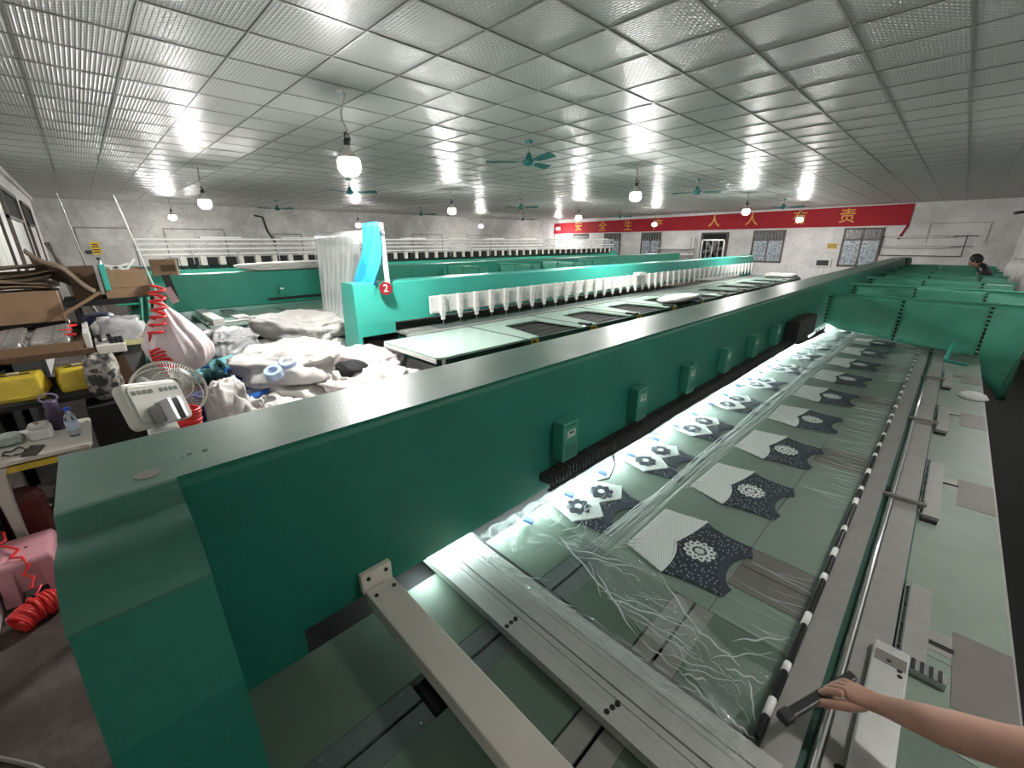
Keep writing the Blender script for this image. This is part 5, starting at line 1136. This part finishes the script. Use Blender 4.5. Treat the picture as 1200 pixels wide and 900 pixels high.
def carton(label, u0, u1, vt, vb, x, m, dep=.4, opened=False):
    a, b_ = Xp(u0, vb, x), Xp(u1, vb, x); top = Xp((u0+u1)/2, vt, x).z; z0 = zs_+.001 if abs(a.z-zs_) < .15 else min(a.z, b_.z)
    t = thing('cardboard_box', label, 'box', (x-dep/2, (a.y+b_.y)/2, z0)); y0, y1 = a.y, b_.y
    for nm, q in (('front', (x-.01, x, y0, y1, z0, top)), ('back', (x-dep, x-dep+.01, y0, y1, z0, top)), ('side', (x-dep+.01, x-.01, y0, y0+.01, z0, top)), ('side', (x-dep+.01, x-.01, y1-.01, y1, z0, top)), ('bottom', (x-dep+.01, x-.01, y0+.01, y1-.01, z0, z0+.01))): MB().box(*q).build(nm, m, t)
    if opened: MB().obox((x-.03, (y0+y1)/2, z0+(top-z0)*.44), (.075, (y1-y0)*1.0, .01), Matrix.Rotation(.5, 3, 'Y')).build('fold', m, t)
    else: MB().box(x-dep, x, y0, y1, top, top+.006).build('lid', m, t)
    return t
carton('brown cardboard box with an open top on the black shelf', 125, 178, 316, 346, -5.62, MT['card'], .45, True)
carton('dark red-brown box at the left end of the black shelf', 88, 120, 313, 347, -5.7, MT['carddark'], .4, True)
tag(MB().obox(Xp(123, 325, -5.6), (.03, .04, .24)).build('green_strip', MT['mint']), 'narrow green strip standing between the two boxes on the shelf', 'strip')
bt = thing('grey_bottle', 'small grey bottle on top of the dark red-brown box', 'bottle', tuple(Xp(118, 312, -5.75))); q = Xp(118, 312, -5.75); MB().lathe([(.025, -.06), (.028, 0), (.014, .04), (.014, .06), (0, .06)], q, 12).build('body', MT['steel'], bt, smooth=True); MB().cyl(q+Vector((0, 0, .06)), q+Vector((0, 0, .08)), .016, n=10).build('cap', MT['black'], bt)
for k, (u, v, a) in enumerate(((140, 312, .3), (152, 311, .9), (134, 313, -.3))): tag(MB().obox(Xp(u, v, -5.8), (.03, .16, .02), Matrix.Rotation(a, 3, 'X')).build('white_stick', MT['white']), 'white stick lying across the open brown box, %s' % ['middle one', 'right one', 'left one'][k], 'stick')
a = Xp(181, 321, DX-1.1); b2 = Xp(209, 321, DX-1.1); t = thing('cardboard_box', 'tan carton standing on the near end of the third machine', 'box', (DX-1.3, (a.y+b2.y)/2, 1.49))
MB().box(DX-1.45, DX-1.15, a.y, b2.y, 1.491, 1.491+.26).build('body', MT['card'], t, bevel=.004); MB().box(DX-1.148, DX-1.146, a.y+.1, a.y+.3, 1.55, 1.66).build('faded_print', MT['carddark'], t); MB().box(DX-1.45, DX-1.15, b2.y, b2.y+.03, 1.491, 1.751).build('end_face', mat('card_pale', (.55, .43, .32), .8), t)
# white tubs and bag under the shelf, grey cabinet, green cloth
q = Xp(126, 388, -5.5); t = thing('white_jerrycan', 'white plastic jar under the black shelf', 'jar', (q.x, q.y, 1.12)); MB().lathe([(.09, 0), (.11, .02), (.11, .14), (.07, .18), (.05, .19), (0, .19)], (q.x, q.y, 1.13), 18).build('jar_body', MT['white'], t, smooth=True); MB().cyl((q.x, q.y, 1.315), (q.x, q.y, 1.345), .05, n=16).build('lid', MT['white'], t)
q = Xp(142, 383, -5.45); sack('white_bag', 'crumpled translucent white bag beside the white jar under the shelf', (q.x, q.y, 1.10), (.3, .34, .24), 51, 'sackgrey', wr=.25, cat='bag', n=18)
q = Xp(155, 398, -5.4); tag(MB().box(q.x-.1, q.x+.1, q.y-.12, q.y+.12, 1.09, 1.14).build('yellow_packet', mat('pale_yellow', (.6, .58, .30), .5)), 'pale yellow packet sticking out under the white bag', 'packet')
gc = thing('grey_cabinet', 'dusty grey cabinet below the black shelf', 'cabinet', (-5.6, .25, 0)); a, b_ = Xp(95, 400, -5.35), Xp(176, 400, -5.35)
MB().box(-5.95, -5.35, a.y, b_.y, .66, 1.09).build('body', MT['greycab'], gc, bevel=.006); MB().box(-5.348, -5.344, a.y+.05, (a.y+b_.y)/2-.01, .70, 1.05).build('door', MT['greycab'], gc); MB().box(-5.348, -5.344, (a.y+b_.y)/2+.01, b_.y-.05, .70, 1.05).build('door', MT['greycab'], gc)
for x in (-5.93, -5.41):
    for y in (a.y+.02, b_.y-.06): MB().box(x, x+.04, y, y+.04, 0, .66).build('leg', MT['greycab'], gc)
def gcl(i, j):
    a, b_ = Xp(163, 351, -5.54), Xp(176, 351, -5.54); a.z = b_.z = 1.5; c, d = Xp(172, 428, -5.3), Xp(185, 430, -5.3); q = a.lerp(b_, i).lerp(c.lerp(d, i), j); return q+Vector((.03*math.sin(i*9+j*3), 0, 0))
tag(MB().sheet(gcl, 10, 14).build('green_cloth', MT['darkgreen'] if 0 else MT['boxgreen'], smooth=True, solid=.006), 'dark green cloth strip hanging from the black shelf beside the pink bag', 'cloth')
# slim poles
for nm, a, b_, m in (('left slim pale rod leaning to the ceiling in front of the yellow notice', Xp(66, 226, -7.0), Xp(104, 318, -7.0), 'alud'), ('right slim pale rod leaning above the open brown box', Xp(133, 229, -7.0), Xp(170, 312, -7.0), 'white')):
    b_ = a+(b_-a)*(a.z/(a.z-b_.z))
    tag(MB().tube([a, a.lerp(b_, .5), b_], .006 if m == 'alud' else .009, 6).build('slim_rod', MT[m]), nm, 'rod')
for k, (u, v, u2, v2) in enumerate(((54, 285, 78, 318), (58, 285, 74, 320))):
    p0, p1 = Xp(u, v, -10.2), Xp(u2, v2, -9.9); p1 = p0+(p1-p0)*(p0.z/(p0.z-p1.z))
    tag(MB().tube([p0, p1], .03, 5).build('dark_batten', MT['wood']), 'dark wooden batten leaning by the left windows, %s' % ('upper' if k == 0 else 'lower'), 'batten')
# floor litter beside the near machine
for k in range(7):
    q = Zp(20+9*k, 600+5*(k % 3), 0); sack('rubble', 'dark lump of floor litter behind the pink stool', (-4.3-.25*k+.1*(k % 2), -.5+.12*(k % 3), 0), (.16, .13, .08), 60+k, 'carddark', n=8, cat='litter', group='dark litter behind the stool')
q = Zp(0, 890, .01); tag(MB().tube([Zp(-40, 884, .01), Zp(-10, 887, .01), Zp(15, 892, .01), Zp(40, 898, .01), Zp(70, 912, .01)], .009, 6).build('floor_cable', MT['alud']), 'pale cable lying on the floor at the lower left corner', 'cable')
tag(MB().tube([Zp(15, 578, .3), Zp(28, 580, .31), Zp(42, 588, .28), Zp(60, 592, .25)], .008, 5).build('grey_cable', MT['cream']), 'thin pale cable looping behind the end of the near machine', 'cable')
m_ = MB(); m_.lathe([(.09, 0), (.11, .05), (.11, .40), (.08, .44), (0, .44)], (-4.02, -.66, 0), 14)
tag(m_.build('red_drum', mat('dark_red', (.10, .01, .01), .5, bump=.4)), 'dark red bundle at the left edge under the white table', 'bundle')
# right-hand wall: white padded covers on a ledge, camera
wc = [(12.2, .55), (13.3, .5), (14.4, .5), (15.6, .5), (16.8, .5)]
for k, (y, w_) in enumerate(wc): sack('white_cover', 'white padded cover leaning on the right wall, %s from the camera' % ORD[k], (1.06, y, .62), (.36, 1.0, .95), 70+k, 'sack', n=16, wr=.16, cat='cover', group='white covers along the right wall')
ld = thing('wall_ledge', 'low ledge along the right wall under the white covers', 'ledge', (1.1, 14, 0)); MB().box(.90, 1.29, 11.4, 17.6, .55, .62).build('top', MT['whitep'], ld)
for y in (11.5, 13.4, 15.4, 17.4): MB().box(1.0, 1.2, y, y+.08, 0, .55).build('bracket', MT['alud'], ld)
q = Yp(1190, 250, 22.0); sc_ = thing('security_camera', 'small dark security camera high on the right wall by the back corner', 'camera', tuple(q)); MB().cyl((R['x1'], q.y, q.z+.05), (1.12, q.y, q.z+.05), .02, n=8).build('arm', MT['alud'], sc_); MB().cyl((1.12, q.y+.05, q.z+.04), (.92, q.y-.15, q.z), .05, n=12).build('camera_body', MT['black'], sc_)
# ------------------------------------------------------------------ people
def skin(name, joints, edges, m, parent=None, sub=2, root=0):
    me = bpy.data.meshes.new(name); off = OFF[parent.name] if parent else Vector()
    me.from_pydata([tuple(Vector(j[:3])-off) for j in joints], edges, []); o = bpy.data.objects.new(name, me); C.objects.link(o); OFF[o.name] = off
    if parent: o.parent = parent
    md = o.modifiers.new('skin', 'SKIN'); md.use_smooth_shade = True
    for k, j in enumerate(joints):
        r = j[3] if isinstance(j[3], tuple) else (j[3], j[3]); me.skin_vertices[0].data[k].radius = r; me.skin_vertices[0].data[k].use_root = (k == root)
    s = o.modifiers.new('sub', 'SUBSURF'); s.levels = s.render_levels = sub; me.materials.append(m); return o
# forearm and hand with a black tool, reaching in from the right
TA, TB = Zp(917, 842, .905), Zp(1000, 792, .915)
td = (TB-TA).normalized()
tl_ = thing('black_tool', 'black flat bar tool held in the hand at lower right', 'tool', tuple((TA+TB)/2))
zax = Vector((0, 0, 1)); sx_ = zax.cross(td).normalized(); RT = Matrix((td, sx_, td.cross(sx_))).transposed()
MB().obox((TA+TB)/2, ((TB-TA).length, .024, .018), RT).build('bar', MT['black'], tl_, bevel=.004)
MB().obox(TA+td*.012, (.03, .03, .022), RT).build('end_grip', MT['rubber'], tl_, bevel=.003)
per = thing('person', 'bare forearm reaching in from the right edge, hand gripping a black bar', 'person', tuple(Zp(1090, 850, .95)))
W = Zp(1032, 826, .955)         # wrist
E_ = Zp(1150, 868, 1.03); E2_ = Zp(1290, 905, 1.10)
fd = (W-E_).normalized(); G = (TA+TB)/2+td*.035
K = W+(G+Vector((0, 0, .028))-W)*.78     # knuckle row centre
side = td.copy()
J = [(*E_, (.040, .044)), (*E2_, (.050, .052)), (*(E_.lerp(W, .5)), (.035, .038)), (*(E_.lerp(W, .85)), (.026, .027)), (*W, (.025, .021)), (*(W.lerp(K, .5)), (.034, .018)), (*K, (.036, .0145))]
ED = [(0, 1), (0, 2), (2, 3), (3, 4), (4, 5), (5, 6)]
skin('body', J, ED, MT['skin'], per, 2, 0)
def finger(base, off, lens, r, curl):
    d = (G-K); d.z = 0; d = (fd*.75+d.normalized()*.25).normalized(); axis = d.cross(Vector((0, 0, 1))).normalized()
    P = [K-fd*.02+side*off*.7, K+side*off+fd*.012]; dirv = d.copy(); a = 0
    for l, c in zip(lens, curl):
        a += c; dv = (Matrix.Rotation(-a, 3, axis) @ d); P.append(P[-1]+dv*l)
    return P
jn = []
for off, ln, r in ((-.031, (.034, .022, .018), .0088), (-.010, (.040, .026, .02), .0092), (.011, (.038, .025, .019), .0090), (.031, (.030, .019, .016), .0078)):
    P = finger(K, off, ln, r, (.75, 1.15, .9))
    skin('finger', [(*p_, r*(1.05 if i < 3 else .88)) for i, p_ in enumerate(P)], [(i, i+1) for i in range(len(P)-1)], MT['skin'], per, 2, 0)
TP = [W+fd*.015-side*.015+Vector((0, 0, -.005)), W.lerp(K, .5)-side*.036+Vector((0, 0, -.014)), K-side*.052+fd*.0+Vector((0, 0, -.026)), K-side*.058+fd*.030+Vector((0, 0, -.034))]
skin('thumb', [(*TP[0], .013), (*TP[1], .0135), (*TP[2], .0108), (*TP[3], .0088)], [(0, 1), (1, 2), (2, 3)], MT['skin'], per, 2, 0)
# worker far down the aisle, leaning over the table towards the left
yw = 13.0
hd = Yp(1143, 306, yw); pw = thing('person', 'dark-haired worker in a black shirt bending over the table far down the right aisle', 'person', (.62, yw, 0))
hx, hz = hd.x, hd.z
Jb = [(.62, yw, .92, (.15, .12)), (.56, yw, 1.12, (.16, .12)), (.44, yw, 1.38, (.19, .12)), (.36, yw, 1.50, (.10, .09)), (.29, yw, 1.545, (.055, .055)), (.66, yw-.09, .88, .09), (.66, yw-.10, .48, .065), (.68, yw-.10, .09, .045), (.58, yw-.10, .04, .04),
      (.66, yw+.09, .88, .09), (.66, yw+.10, .48, .065), (.68, yw+.10, .09, .045), (.58, yw+.10, .04, .04), (.42, yw-.2, 1.40, .06), (.28, yw-.26, 1.18, .045), (.10, yw-.2, 1.0, .035), (.42, yw+.2, 1.40, .06), (.28, yw+.26, 1.18, .045), (.10, yw+.2, 1.0, .035)]
Eb = [(0, 1), (1, 2), (2, 3), (3, 4), (0, 5), (5, 6), (6, 7), (7, 8), (0, 9), (9, 10), (10, 11), (11, 12), (2, 13), (13, 14), (14, 15), (2, 16), (16, 17), (17, 18)]
skin('body', Jb, Eb, MT['black'], pw, 2, 0)
RH = Matrix.Rotation(-.5, 3, 'Y'); hc = Vector((hx, yw, hz))
hm = MB(); hm.sphere(hc, .095, 16, 12, (1.0, .82, 1.22), RH); hm.sphere(hc+RH @ Vector((-.095, 0, -.02)), .022, 8, 6, (1, .7, 1.2)); hm.sphere(hc+RH @ Vector((0, -.08, 0)), .022, 8, 6, (.7, .4, 1.2)); hm.sphere(hc+RH @ Vector((0, .08, 0)), .022, 8, 6, (.7, .4, 1.2)); hm.cyl(hc+Vector((.02, 0, -.06)), (.31, yw, 1.50), .05, n=10)
hm.build('head', MT['skin'], pw, smooth=True)
for s_ in (-1, 1): MB().sphere(hc+RH @ Vector((-.082, s_*.034, .012)), .012, 8, 6).build('eye', MT['black'], pw)
MB().obox(hc+RH @ Vector((-.09, 0, -.06)), (.01, .04, .008), RH).build('mouth', mat('lips', (.35, .12, .1), .5), pw)
MB().sphere(hc+RH @ Vector((.022, 0, .03)), .108, 16, 10, (.95, .88, 1.08), RH).build('hair', MT['hair'], pw, smooth=True)
for s_ in (-1, 1):
    hnd = [(.10, yw+s_*.2, 1.0, .032), (.03, yw+s_*.19, .955, .03)]; skin('hand', hnd+[(-.02, yw+s_*(.19)+.03*(k-1.5)*.7, .925, .011) for k in range(4)], [(0, 1)]+[(1, 2+k) for k in range(4)], MT['skin'], pw, 1, 0)
# ------------------------------------------------------------------ light output of the lamps
MT['bulb'].node_tree.nodes['Principled BSDF'].inputs['Emission Strength'].default_value = BULB_W
MT['fillbulb'].node_tree.nodes['Principled BSDF'].inputs['Emission Strength'].default_value = AISLE_FILL_W
MT['led'].node_tree.nodes['Principled BSDF'].inputs['Emission Strength'].default_value = LED_W

for o in bpy.data.objects:
    if o.type == 'MESH' and o.name.split('.')[0] in ('vent_slots', 'black_lacing', 'vents', 'screws', 'hole', 'duct_fingers', 'paint_chips', 'petal_hole', 'bars', 'dark_bands', 'cable', 'cable_bundle') and len(o.data.polygons) > 14: o['kind'] = 'stuff'
